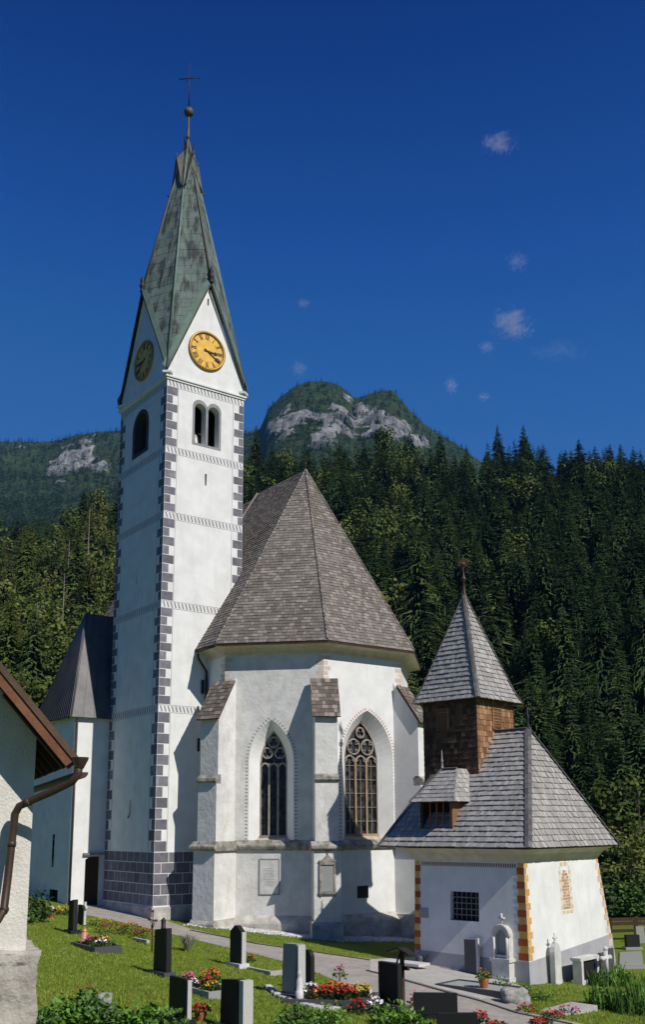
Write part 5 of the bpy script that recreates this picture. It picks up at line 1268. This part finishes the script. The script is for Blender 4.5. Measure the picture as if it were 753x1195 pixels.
for (px, py, r_, h_, n, ls, m, lb) in [(345, 1197, .7, .6, 420, .12, LEAFM, 'low green plants at the bottom left of the white roses'), (382, 1198, .65, .7, 420, .12, LEAFL, 'bright green plants at the bottom below the flower covered grave'), (455, 1197, .65, .8, 420, .15, LEAFL, 'bright green bush below the roofed grave cross'), (484, 1202, .5, .6, 280, .14, LEAFL, 'fresh green leaves left of the wide black headstone'), (523, 1216, .4, .3, 120, .1, LEAFM, 'small green plant at the bottom edge between the black slabs')]:
    shrub(px, py, r_, h_, n, ls, m, lb)
shrub(590, 1158, .45, .55, 260, .10, LEAFM, 'round green shrub left of the pale boulder at the chapel corner'); shrub(632, 1168, .5, .45, 260, .09, LEAFL, 'light green plants at the foot of the white stele'); shrub(612, 1160, .35, .4, 140, .09, LEAFM, 'small green plant between the boulder and the chapel corner')
for i, (px, py, r_, h_, lb) in enumerate([(706, 1176, .7, 1.1, 'tall grassy perennials in the right foreground next to the tomb'), (738, 1182, .8, 1.25, 'tall green perennials at the right edge'), (722, 1150, .8, 1.1, 'green perennials behind the right foreground plants'), (700, 1150, .5, .8, 'grassy plants behind the carved stone cross'), (757, 1165, .8, 1.1, 'green perennials cut by the right edge')]):
    p = gz(gp(px, py)); t = thing('perennial_plant', lb, 'plants', tuple(p)); mb = MB()
    leafmesh(mb, p, r_*.85, h_*.62, 420, .11, upb=.7)
    for _ in range(200):
        a = random.random()*6.283; rr = math.sqrt(random.random())*r_; q = p+V((math.cos(a)*rr, math.sin(a)*rr, 0)); q = gz(q); h__ = h_*random.uniform(.4, .95)*(1-.35*(rr/r_)**2); d = V((random.gauss(0, .13), random.gauss(0, .13), 0)); s_ = V((math.cos(a*3), math.sin(a*3), 0))*.018; mi = q+d*.4+Z*h__*.55; r__ = random.random()
        mb.face((q-s_, q+s_, mi+s_*1.4, mi-s_*1.4), 0, r__); mb.face((mi-s_*1.4, mi+s_*1.4, q+d+Z*h__), 0, r__)
    mb.build('blades', [[LEAFL, LEAFM, LEAFL, LEAFM, LEAFL][i]], t)

# ---------------------------------------------------------------- trees
def spruce_mesh(seed, h=1., wid=.17, nw=22, nb=9, gap=.0, detail=1, bw=1.):
    """unit-height spruce: (verts, faces); drooping feathered branches in whorls"""
    rs = random.Random(seed); v_, f_, r_ = [], [], []
    def quad(*p):
        k = len(v_); v_.extend([tuple(q) for q in p]); f_.append(tuple(range(k, k+len(p)))); r_.append(rs.random())
    base = .06+gap
    for i in range(nw):
        t = (i+rs.random()*.6)/nw; z = base+(1-base)*t; ph = i*.9; L_ = wid*(1-t)**.74*(1-.35*max(0, .12-t)/.12)+.008
        for j in range(nb if t < .8 else max(4, nb-3)):
            a = 6.283*(j+rs.random()*.7)/nb+i*1.3; l = L_*rs.uniform(.5, 1.25)*(1+.22*math.sin(a*2+seed+t*11)); d = V((math.cos(a), math.sin(a), 0)); s_ = V((-d.y, d.x, 0))
            dr_ = rs.uniform(.5, .95)*(1-t*.65)
            p0 = Z*(z+rs.uniform(-.3, .3)/nw); p1 = p0+d*l*.55-Z*l*dr_*.45; p2 = p0+d*l-Z*l*dr_*(1 if t < .8 else .4)
            w_ = l*rs.uniform(.16, .27)*bw
            quad(p0, p1+s_*w_-Z*w_*.7, p2, p1); quad(p0, p1, p2, p1-s_*w_-Z*w_*.7)
            if detail > 1:
                for tt in (.42, .66, .9):
                    q = (p0.lerp(p1, tt/.55) if tt < .55 else p1.lerp(p2, (tt-.55)/.45)); e = s_*rs.uniform(-.6, .6)+d*.3
                    quad(q-e*w_*.7+s_*w_*.3, q+e*w_*.7-s_*w_*.2, q-Z*l*rs.uniform(.25, .5)*(.45+.55*bw)+d*l*.06+s_*rs.uniform(-.4, .4)*w_)
    k = len(v_); v_.extend([(0.004, 0, .9), (-.004, .004, .9), (0, 0, 1.02)]); f_.append((k, k+1, k+2)); r_.append(.5)
    return v_, f_, r_
def leafy_mesh(seed, n=620, wid=.26):
    rs = random.Random(seed); v_, f_, r_ = [], [], []
    blobs = [(V((rs.gauss(0, wid*.42), rs.gauss(0, wid*.42), rs.uniform(.28, .86))), rs.uniform(.10, .19)) for _ in range(16)]
    for _ in range(n):
        c, b = rs.choice(blobs); d = V((rs.gauss(0, 1), rs.gauss(0, 1), rs.gauss(.25, 1))).normalized(); p = c+d*b*rs.uniform(.55, 1.05)
        e = d.cross(V((rs.gauss(0, 1), rs.gauss(0, 1), rs.gauss(0, 1)))).normalized(); g_ = (d+V((rs.gauss(0, .4), rs.gauss(0, .4), rs.gauss(0, .4)))).normalized().cross(e).normalized(); s_ = rs.uniform(.009, .021); k = len(v_); r = rs.random()
        v_.extend([tuple(p-e*s_), tuple(p+g_*s_*.8), tuple(p+e*s_*1.1), tuple(p-g_*s_)]); f_.append((k, k+1, k+2, k+3)); r_.append(r)
    return v_, f_, r_
def trunk_mesh(top=.9, r0=.011):
    mb = MB(); mb.tube([V((0, 0, -.05)), V((0, 0, .25)), V((.003, 0, top))], [r0, r0*.75, .001], 0, 6); return mb
NV = 7
near_m = [spruce_mesh(100+i, wid=random.uniform(.15, .21), nw=26, nb=10, detail=2) for i in range(NV)]
ind_m = [spruce_mesh(150+i, wid=random.uniform(.15, .21), nw=46, nb=19, detail=2, bw=.52) for i in range(NV)]
far_m = [spruce_mesh(200+i, wid=random.uniform(.16, .22), nw=7, nb=6) for i in range(4)]
leaf_m = [leafy_mesh(300+i, 1700) for i in range(3)]; leaf_f = [leafy_mesh(330+i, 260) for i in range(2)]
def mk(name, data, m):
    me = bpy.data.meshes.new(name); me.from_pydata(data[0], [], data[1]); a = me.attributes.new('rnd', 'FLOAT', 'FACE'); a.data.foreach_set('value', [x*.35 for x in data[2]]); me.materials.append(m); return me
crown_me = [mk('crown', d, SPRUCE) for d in ind_m]; larch_me = [mk('crown', d, LARCH) for d in ind_m[:3]]; leaf_me = [mk('crown', d, LARCH) for d in leaf_m]
tb = trunk_mesh().build('trunk', [BARK]); trunk_me = tb.data; bpy.data.objects.remove(tb)
cand = []
D = HD0-8
k = 0
r2 = random.Random(11)
while D < HD1+25:
    sp = 5.9+D*.003
    half = .62
    a = -half
    while a < half:
        aa = a+r2.uniform(-.7, .7)*sp/D; dd = D+r2.uniform(-.7, .7)*sp; a += sp/D
        x, y = dd*math.sin(aa), dd*math.cos(aa); px = CX+FPX*x/y
        left = px < 150
        hh = r2.uniform(14, 28)*(1 if r2.random() > .08 else 1.25)
        kind = 0
        if left and r2.random() < (.82 if dd < 330 else .4): kind = 1 if r2.random() < .35 else 2
        elif px < 620 and r2.random() < .16+.25*math.sin(x*.06+2)*math.sin(y*.05): kind = 1 if r2.random() < .45 else 2
        elif r2.random() < .03: kind = 2
        if kind == 2: hh *= .85
        if dd < 160: hh = min(hh, 19)
        if kind == 2 and 505 < px < 580: kind = 0
        cand.append((dd, x, y, hh, kind, px))
    D += sp*.88
def visible(c):
    dd, x, y, hh, kind, px = c
    z = H(x, y); a = pj(V((x, y, z+hh*.9))); X, Y_ = a
    if X < -12 or X > 765 or Y_ > 1090: return False
    if 128 < X < 284: return False
    if 284 <= X < 480 and Y_ > 548+max(0, abs(X-358)-0)*(.9 if X < 358 else 1.62) and X > 290: return False
    if 495 < X < 610 and Y_ > 700+abs(X-545)*1.9: return False
    if 480 <= X < 720 and Y_ > 850+max(0, X-615)*1.15: return False
    if X < 60 and Y_ > 790+X*.9: return False
    return True
cand.sort(key=lambda c: c[0])
vis = [c for c in cand if visible(c)]
def size(c): return c[3]/c[0]
ind = sorted([c for c in vis if c[4] == 0], key=size, reverse=True)[:290]
inl = sorted([c for c in vis if c[4] == 1], key=size, reverse=True)[:150]
inb = sorted([c for c in vis if c[4] == 2], key=size, reverse=True)[:150]
indset = set(map(id, ind))|set(map(id, inl))|set(map(id, inb))
LBL = {0: lambda px: 'dark green spruce among its like in the dense forest left of the tower' if px < 200 else ('dark green spruce among its like in the forest behind choir roof and chapel turret' if px < 560 else 'dark green spruce among its like in the forest behind and right of the chapel'),
       1: lambda px: 'yellowish green larch in the forest left of the tower' if px < 200 else 'lighter green conifer among the dark spruces behind the church',
       2: lambda px: 'light green broadleaf tree in the forest left of the tower' if px < 200 else 'light green broadleaf tree among the spruces behind the church'}
def place_tree(c, i):
    dd, x, y, hh, kind, px = c
    me = crown_me[i % NV] if kind == 0 else larch_me[i % 3] if kind == 1 else leaf_me[i % 3]
    nm = ('spruce_tree', 'larch_tree', 'broadleaf_tree')[kind]
    z = H(x, y)-.3; wv = random.uniform(.9, 1.25)
    lab = LBL[kind](px); g_ = {0: 'spruces', 1: 'larches', 2: 'broadleaf trees'}[kind]+(' left of the tower' if px < 200 else (' behind choir and turret' if (px < 560 and kind == 0) else (' behind and right of the chapel' if kind == 0 else ' behind the church')))
    root = bpy.data.objects.new(nm, None); col.objects.link(root); root.location = (x, y, z); root.rotation_euler = (0, 0, random.random()*6.283); root.scale = (hh*wv, hh*wv, hh); grp(root, lab, 'tree', g_)
    o = bpy.data.objects.new('crown', me); col.objects.link(o); o.parent = root
    o2 = bpy.data.objects.new('trunk', trunk_me); col.objects.link(o2); o2.parent = root
for i, c in enumerate(ind+inl+inb): place_tree(c, i)
def merged(name, items, srcs, m, label, cat):
    VV, FF, RR = [], [], []; k = 0
    arr = [(np.array(s[0]), np.array([len(f_) for f_ in s[1]]), np.concatenate([np.array(f_) for f_ in s[1]]), np.array(s[2])) for s in srcs]
    lens = []
    for i, (x, y, z, hh, wv) in enumerate(items):
        va, ln, fl, rr = arr[i % len(arr)]; a = rng.random()*6.283; c, s_ = math.cos(a), math.sin(a); P = va*np.array([hh*wv, hh*wv, hh]); P = np.stack([P[:, 0]*c-P[:, 1]*s_+x, P[:, 0]*s_+P[:, 1]*c+y, P[:, 2]+z], 1)
        VV.append(P); FF.append(fl+k); lens.append(ln); RR.append((rr*.35+rng.random()) % 1.); k += len(va)
    if not VV: return
    VV = np.concatenate(VV).astype(np.float32); FF = np.concatenate(FF).astype(np.int32); lens = np.concatenate(lens).astype(np.int32); RR = np.concatenate(RR).astype(np.float32)
    me = bpy.data.meshes.new(name); me.vertices.add(len(VV)); me.vertices.foreach_set('co', VV.ravel()); me.loops.add(len(FF)); me.loops.foreach_set('vertex_index', FF); me.polygons.add(len(lens)); st_ = np.concatenate([[0], np.cumsum(lens)[:-1]]).astype(np.int32); me.polygons.foreach_set('loop_start', st_); me.update(calc_edges=True); me.validate()
    a = me.attributes.new('rnd', 'FLOAT', 'FACE'); a.data.foreach_set('value', RR); me.materials.append(m); o = bpy.data.objects.new(name, me); col.objects.link(o); grp(o, label, cat, kind='stuff')
rest = [c for c in cand if id(c) not in indset]
def infr(c): return abs(c[5]-376) < 620
it = lambda c: (c[1], c[2], H(c[1], c[2])-.3, c[3], 1.05)
nearr = [c for c in rest if infr(c)]
merged('spruce_forest', [it(c) for c in nearr if c[4] == 0], near_m[:4], SPRUCE, 'dense dark spruce forest covering the slope behind the church', 'forest')
merged('larch_wood', [it(c) for c in nearr if c[4] == 1], near_m[:3], LARCH, 'lighter green conifers mixed into the forest slope', 'forest')
merged('broadleaf_wood', [it(c) for c in nearr if c[4] == 2], leaf_m, LARCH, 'light green broadleaf crowns mixed into the forest slope', 'forest')
# some bare grey trunks on the left slope and single trees near the chapel
for px, py, D_, h_ in ((102, 612, 250, 9), (72, 690, 205, 8), (78, 650, 240, 9), (40, 720, 190, 6)):
    d = ray(px, py); p = d*(D_/d.y); mb = MB(); b = V((p.x, p.y, H(p.x, p.y)-.5)); tp = V((p.x+.4, p.y, p.z+h_*.5)); mb.tube([b, b.lerp(tp, .6)+V((.2, 0, 0)), tp], [.2, .14, .03], 0, 6)
    for k in range(7): q = b.lerp(tp, .45+k*.08); a = random.random()*6.283; mb.tube([q, q+V((math.cos(a)*1.6, math.sin(a)*1.6, .5))], [.06, .02], 0, 4)
    grp(mb.build('dead_tree', [DEADW]), 'bare grey trunk standing among the green trees left of the tower', 'dead tree', 'bare trunks left of the tower')
def single(px, py, hh, kind, label, wv=1.):
    p = gz(gp(px, py)); i = random.randrange(3); me = crown_me[i] if kind == 0 else larch_me[i] if kind == 1 else leaf_me[i]
    root = thing(('spruce_tree', 'larch_tree', 'broadleaf_tree')[kind], label, 'tree', tuple(p)); root.scale = (hh*wv, hh*wv, hh)
    for n_, m_ in (('crown', me), ('trunk', trunk_me)): o = bpy.data.objects.new(n_, m_); col.objects.link(o); o.parent = root
for px, py, dp, hh, kind, lb, wv in ((742, 1080, 76, 7, 2, 'light green young tree at the right edge behind the fence', 1.1), (722, 1075, 82, 6, 2, 'dense green bush tree behind the chapel right corner', 1.3), (755, 1078, 90, 12, 2, 'taller light green tree cut by the right edge', 1.), (705, 1060, 92, 13, 0, 'dark spruce standing right behind the chapel right corner', 1.3), (735, 1060, 98, 15, 0, 'dark spruce behind the young light green tree at the right edge', 1.3), (690, 1060, 100, 15, 0, 'dark spruce low behind the sunlit chapel roof hip', 1.2)):
    d = ray(px, py); p = d*(dp/d.y); p = gz(p); i = random.randrange(3); me = crown_me[i] if kind == 0 else leaf_me[i]
    root = thing(('spruce_tree', 'larch_tree', 'broadleaf_tree')[kind], lb, 'tree', tuple(p)); root.scale = (hh*wv, hh*wv, hh)
    for n_, m_ in (('crown', me), ('trunk', trunk_me)): o = bpy.data.objects.new(n_, m_); col.objects.link(o); o.parent = root

for k_, (px, dp, r_, h_, m_, lb) in enumerate(((698, 74, 2.0, 3.2, LEAFD, 'dark bush directly behind the chapel right corner'), (716, 76, 2.2, 3.8, LEAFD, 'dark tall bush behind the left end of the wooden fence'), (735, 75, 2.2, 2.6, LEAFM, 'mid green bush behind the middle of the wooden fence'), (757, 76, 2.4, 3.4, LEAFD, 'dark bush behind the right end of the wooden fence'), (727, 82, 2.6, 5.2, LEAFD, 'tallest dark bush in the second row behind the fence'))):
    d = ray(px, 1075); p = d*(dp/d.y); shrub(0, 0, r_, h_, 1500, .38, m_, lb, name='bush', cat='bush', pos=gz(p))

# ---------------------------------------------------------------- mountains
def mountain(name, label, pts, Dm, Db, zb_r, rocks, seed, x0, x1):
    """ridge silhouette (px, py) at distance Dm, foot at Db; rocks: (px, py, rx, ry) cliffs"""
    from mathutils import noise
    nx, ny = 330, 120; vs = []; rk = []
    for j in range(ny+1):
        t = j/ny
        for i in range(nx+1):
            px = x0+(x1-x0)*i/nx; ys_ = np.interp(px, [p[0] for p in pts], [p[1] for p in pts]); rt_ = (964-ys_)/1159; dx = (px-CX)/FPX
            if t <= .8: s_ = t/.8; D_ = Db+(Dm-Db)*s_; z = D_*(zb_r+(rt_-zb_r)*s_**1.05)
            else: s_ = (t-.8)/.2; D_ = Dm+s_*600; z = Dm*rt_-s_*420
            p = V((dx*D_, D_, z)); q = p/260
            nz_ = noise.fractal(q+V((seed, 0, 0)), .9, 2.1, 6)
            z2 = z+nz_*15*(1 if t < .8 else .5); r_ = 0
            Y_ = 964-z2/D_*1159
            for (rx, ry, sx, sy) in rocks:
                e = ((px-rx)/sx)**2+((Y_-ry)/sy)**2; n2 = noise.fractal(V((p.x/60, p.y/60, p.z/110))+V((9, seed, 3)), .7, 2.2, 6)
                r_ = max(r_, min(1, max(0, (.9-e+n2*1.5)*1.6)))
            sp = noise.fractal(p/110+V((3, 3, seed)), .8, 2.2, 5); r_ = max(r_, min(1, max(0, (sp-.95)*2)))
            D2 = D_+r_*(noise.fractal(V((p.x/40, p.y/40, p.z/130)), .6, 2.3, 7)*24-14)
            vs.append((dx*D2, D2, z2)); rk.append(r_)
    fs = [(j*(nx+1)+i, j*(nx+1)+i+1, (j+1)*(nx+1)+i+1, (j+1)*(nx+1)+i) for j in range(ny) for i in range(nx)]
    me = bpy.data.meshes.new(name); me.from_pydata(vs, [], fs); me.polygons.foreach_set('use_smooth', [True]*len(fs)); a = me.attributes.new('rock', 'FLOAT', 'POINT'); a.data.foreach_set('value', rk); me.materials.append(MOUNT); o = bpy.data.objects.new(name, me); col.objects.link(o); grp(o, label, 'mountain', kind='structure')
    return vs, rk, nx, ny
m = bpy.data.materials.new('mountain_slope'); m.use_nodes = True; MOUNT = m; n = m.node_tree.nodes; L = m.node_tree.links; b = n['Principled BSDF']; b.inputs['Roughness'].default_value = .95; b.inputs['Specular IOR Level'].default_value = .05
geo = n.new('ShaderNodeNewGeometry'); at = n.new('ShaderNodeAttribute'); at.attribute_name = 'rock'
def _n(s, st=(1, 1, 1)):
    x = n.new('ShaderNodeTexNoise'); x.inputs['Scale'].default_value = s; x.inputs['Detail'].default_value = 8; x.inputs['Roughness'].default_value = .7; mp = n.new('ShaderNodeMapping'); mp.inputs['Scale'].default_value = st; L.new(geo.outputs['Position'], mp.inputs[0]); L.new(mp.outputs[0], x.inputs[0]); return x.outputs[0]
def _m(f_, a, c):
    x = n.new('ShaderNodeMix'); x.data_type = 'RGBA'; L.new(f_, x.inputs[0])
    for k_, vv in ((6, a), (7, c)):
        if isinstance(vv, tuple): x.inputs[k_].default_value = (*vv, 1)
        else: L.new(vv, x.inputs[k_])
    return x.outputs[2]
def _r(s_, a, c):
    r = n.new('ShaderNodeMapRange'); r.inputs[1].default_value = a; r.inputs[2].default_value = c; L.new(s_, r.inputs[0]); return r.outputs[0]
rock = _m(_r(_n(.03, (1, 1, .25)), .40, .60), (.38, .375, .365), (.11, .115, .12)); wood = _m(_r(_n(.03), .4, .6), (.026, .048, .020), (.060, .085, .030))
rf = n.new('ShaderNodeMath'); rf.operation = 'ADD'; L.new(at.outputs['Fac'], rf.inputs[0]); sb = n.new('ShaderNodeMath'); sb.operation = 'MULTIPLY_ADD'; L.new(_n(.05), sb.inputs[0]); sb.inputs[1].default_value = 3.4; sb.inputs[2].default_value = -1.75; L.new(sb.outputs[0], rf.inputs[1])
c = _m(_r(rf.outputs[0], .46, .54), wood, rock); L.new(c, b.inputs['Base Color']); bp = n.new('ShaderNodeBump'); bp.inputs['Strength'].default_value = 1; bp.inputs['Distance'].default_value = 16; L.new(_n(.05, (1, 1, .4)), bp.inputs['Height']); L.new(bp.outputs[0], b.inputs['Normal'])
MP = [(-700, 560), (100, 560), (240, 520), (285, 500), (300, 497), (310, 478), (325, 460), (345, 444), (362, 438), (380, 437), (396, 440), (408, 449), (417, 460), (428, 459), (446, 451), (466, 451), (482, 462), (500, 482), (520, 498), (545, 514), (570, 532), (600, 545), (800, 570), (1300, 600)]
M1 = mountain('mountain', 'rocky twin topped mountain with grey cliffs rising behind the forest', [(a, b-20 if 300 < a < 480 else b-10) for a, b in MP], 2000, 700, .28, [(335, 476, 32, 24), (382, 482, 34, 22), (402, 454, 15, 15), (436, 466, 28, 14), (462, 486, 34, 16), (498, 500, 20, 11)], 1, -200, 900)
ML = [(-700, 520), (-200, 505), (0, 498), (20, 499), (45, 496), (70, 488), (100, 484), (135, 482), (170, 478), (230, 470), (300, 500), (400, 560), (700, 600)]
M2 = mountain('mountain_ridge', 'long forested ridge with pale rock patches far left of the tower', ML, 2300, 800, .26, [(70, 520, 24, 16), (88, 510, 14, 18), (50, 535, 16, 14), (2, 505, 8, 6), (105, 530, 12, 7), (135, 520, 8, 5)], 5, -500, 420)
items = []
for vs, rk, nx, ny, dens in ((M1[0], M1[1], M1[2], M1[3], 6500), (M2[0], M2[1], M2[2], M2[3], 6500)):
    k = 0; tries = 0
    while k < dens and tries < dens*6:
        tries += 1; j = rng.integers(int(ny*.12), int(ny*.84)); i = rng.integers(nx); idx = j*(nx+1)+i; p = V(vs[idx]); q = V(vs[idx+nx+2]); f_ = rng.random(); g_ = rng.random(); p = p+(V(vs[idx+1])-p)*f_+(V(vs[idx+nx+1])-p)*g_
        X, Y_ = pj(p)
        if X < -60 or X > 700 or rk[idx]*.9 > rng.random()*.9+.1: continue
        hh = 12+9*rng.random(); items.append((p.x, p.y, p.z-2, hh, 1.15)); k += 1
merged('mountain_forest', items, far_m[:2], SPRUCE, 'distant dark conifers covering the mountain flanks', 'forest')

# ---------------------------------------------------------------- clouds (far beyond everything else)
def cloud(px, py, wx, hz, Dc, dens, seed, label):
    d = ray(px, py); p = d*(Dc/d.y); sc = Dc/FPX; rs = random.Random(seed)
    bm = bmesh.new(); bmesh.ops.create_icosphere(bm, subdivisions=4, radius=1)
    for q in bm.verts: q.co = V((q.co.x*wx*sc, q.co.y*wx*sc*.6, q.co.z*hz*sc))
    me = bpy.data.meshes.new('cloud'); bm.to_mesh(me); bm.free(); o = bpy.data.objects.new('cloud', me); col.objects.link(o); o.location = p
    m = bpy.data.materials.new('cloud_vapour'); m.use_nodes = True; n = m.node_tree.nodes; L = m.node_tree.links; n.remove(n['Principled BSDF']); pv = n.new('ShaderNodeVolumePrincipled'); L.new(pv.outputs[0], n['Material Output'].inputs['Volume']); pv.inputs['Color'].default_value = (1, 1, 1, 1); pv.inputs['Anisotropy'].default_value = .2
    tc_ = n.new('ShaderNodeTexCoord'); no = n.new('ShaderNodeTexNoise'); no.inputs['Scale'].default_value = 3.6/(wx*sc); no.inputs['Detail'].default_value = 8; no.inputs['Roughness'].default_value = .68; no.inputs['Distortion'].default_value = 1.1; no.noise_dimensions = '4D'; no.inputs['W'].default_value = seed*3.7; L.new(tc_.outputs['Object'], no.inputs['Vector'])
    mp = n.new('ShaderNodeMapping'); mp.inputs['Scale'].default_value = (1/(wx*sc), 1/(wx*sc*.6), 1/(hz*sc)); L.new(tc_.outputs['Object'], mp.inputs[0]); ln = n.new('ShaderNodeVectorMath'); ln.operation = 'LENGTH'; L.new(mp.outputs[0], ln.inputs[0])
    a = n.new('ShaderNodeMath'); a.operation = 'MULTIPLY_ADD'; a.inputs[1].default_value = -.36; a.inputs[2].default_value = -.30; L.new(ln.outputs['Value'], a.inputs[0])
    s_ = n.new('ShaderNodeMath'); s_.operation = 'ADD'; L.new(a.outputs[0], s_.inputs[0]); L.new(no.outputs[0], s_.inputs[1]); mx = n.new('ShaderNodeMath'); mx.operation = 'MAXIMUM'; mx.inputs[1].default_value = 0; L.new(s_.outputs[0], mx.inputs[0]); mu = n.new('ShaderNodeMath'); mu.operation = 'MULTIPLY'; mu.inputs[1].default_value = dens/(wx*sc); L.new(mx.outputs[0], mu.inputs[0]); L.new(mu.outputs[0], pv.inputs['Density'])
    me.materials.append(m); grp(o, label, 'cloud', 'small clouds in the blue sky')
cloud(583, 167, 38, 19, 5000, 7, 1, 'single wispy white cloud highest in the sky on the right')
cloud(598, 378, 40, 34, 5000, 9, 2, 'largest of the small white clouds, above the forest skyline on the right')
cloud(568, 405, 17, 13, 5000, 4.5, 3, 'little cloud touching the lower left of the largest cloud')
cloud(527, 450, 14, 18, 5000, 5.5, 4, 'small round white cloud low over the mountain shoulder')
cloud(565, 463, 13, 9, 5000, 4.5, 5, 'tiny white cloud lowest over the forest skyline')
cloud(604, 305, 24, 22, 5000, 2.6, 6, 'faint veil of cloud above the largest cloud')
cloud(354, 354, 13, 11, 5000, 3.4, 7, 'tiny faint cloud alone right of the clock gable')
cloud(349, 430, 16, 18, 5000, 3.2, 8, 'faint cloud wisp just above the mountain top')
cloud(650, 410, 60, 18, 5000, 1.4, 9, 'faint stretched veil right of the largest cloud')

# ---------------------------------------------------------------- haze: the air of the valley
mb = MB(); mb.box(V((-3100, -400, -62)), V((6200, 0, 0)), V((0, 3500, 0)), V((0, 0, 1080)))
m = bpy.data.materials.new('valley_air'); m.use_nodes = True; n = m.node_tree.nodes; L = m.node_tree.links; n.remove(n['Principled BSDF']); pv = n.new('ShaderNodeVolumePrincipled'); pv.inputs['Color'].default_value = (.22, .56, 1, 1); pv.inputs['Density'].default_value = .45e-4; L.new(pv.outputs[0], n['Material Output'].inputs['Volume'])
grp(mb.build('haze', [m]), 'thin blue haze filling the valley air', 'haze', kind='stuff')
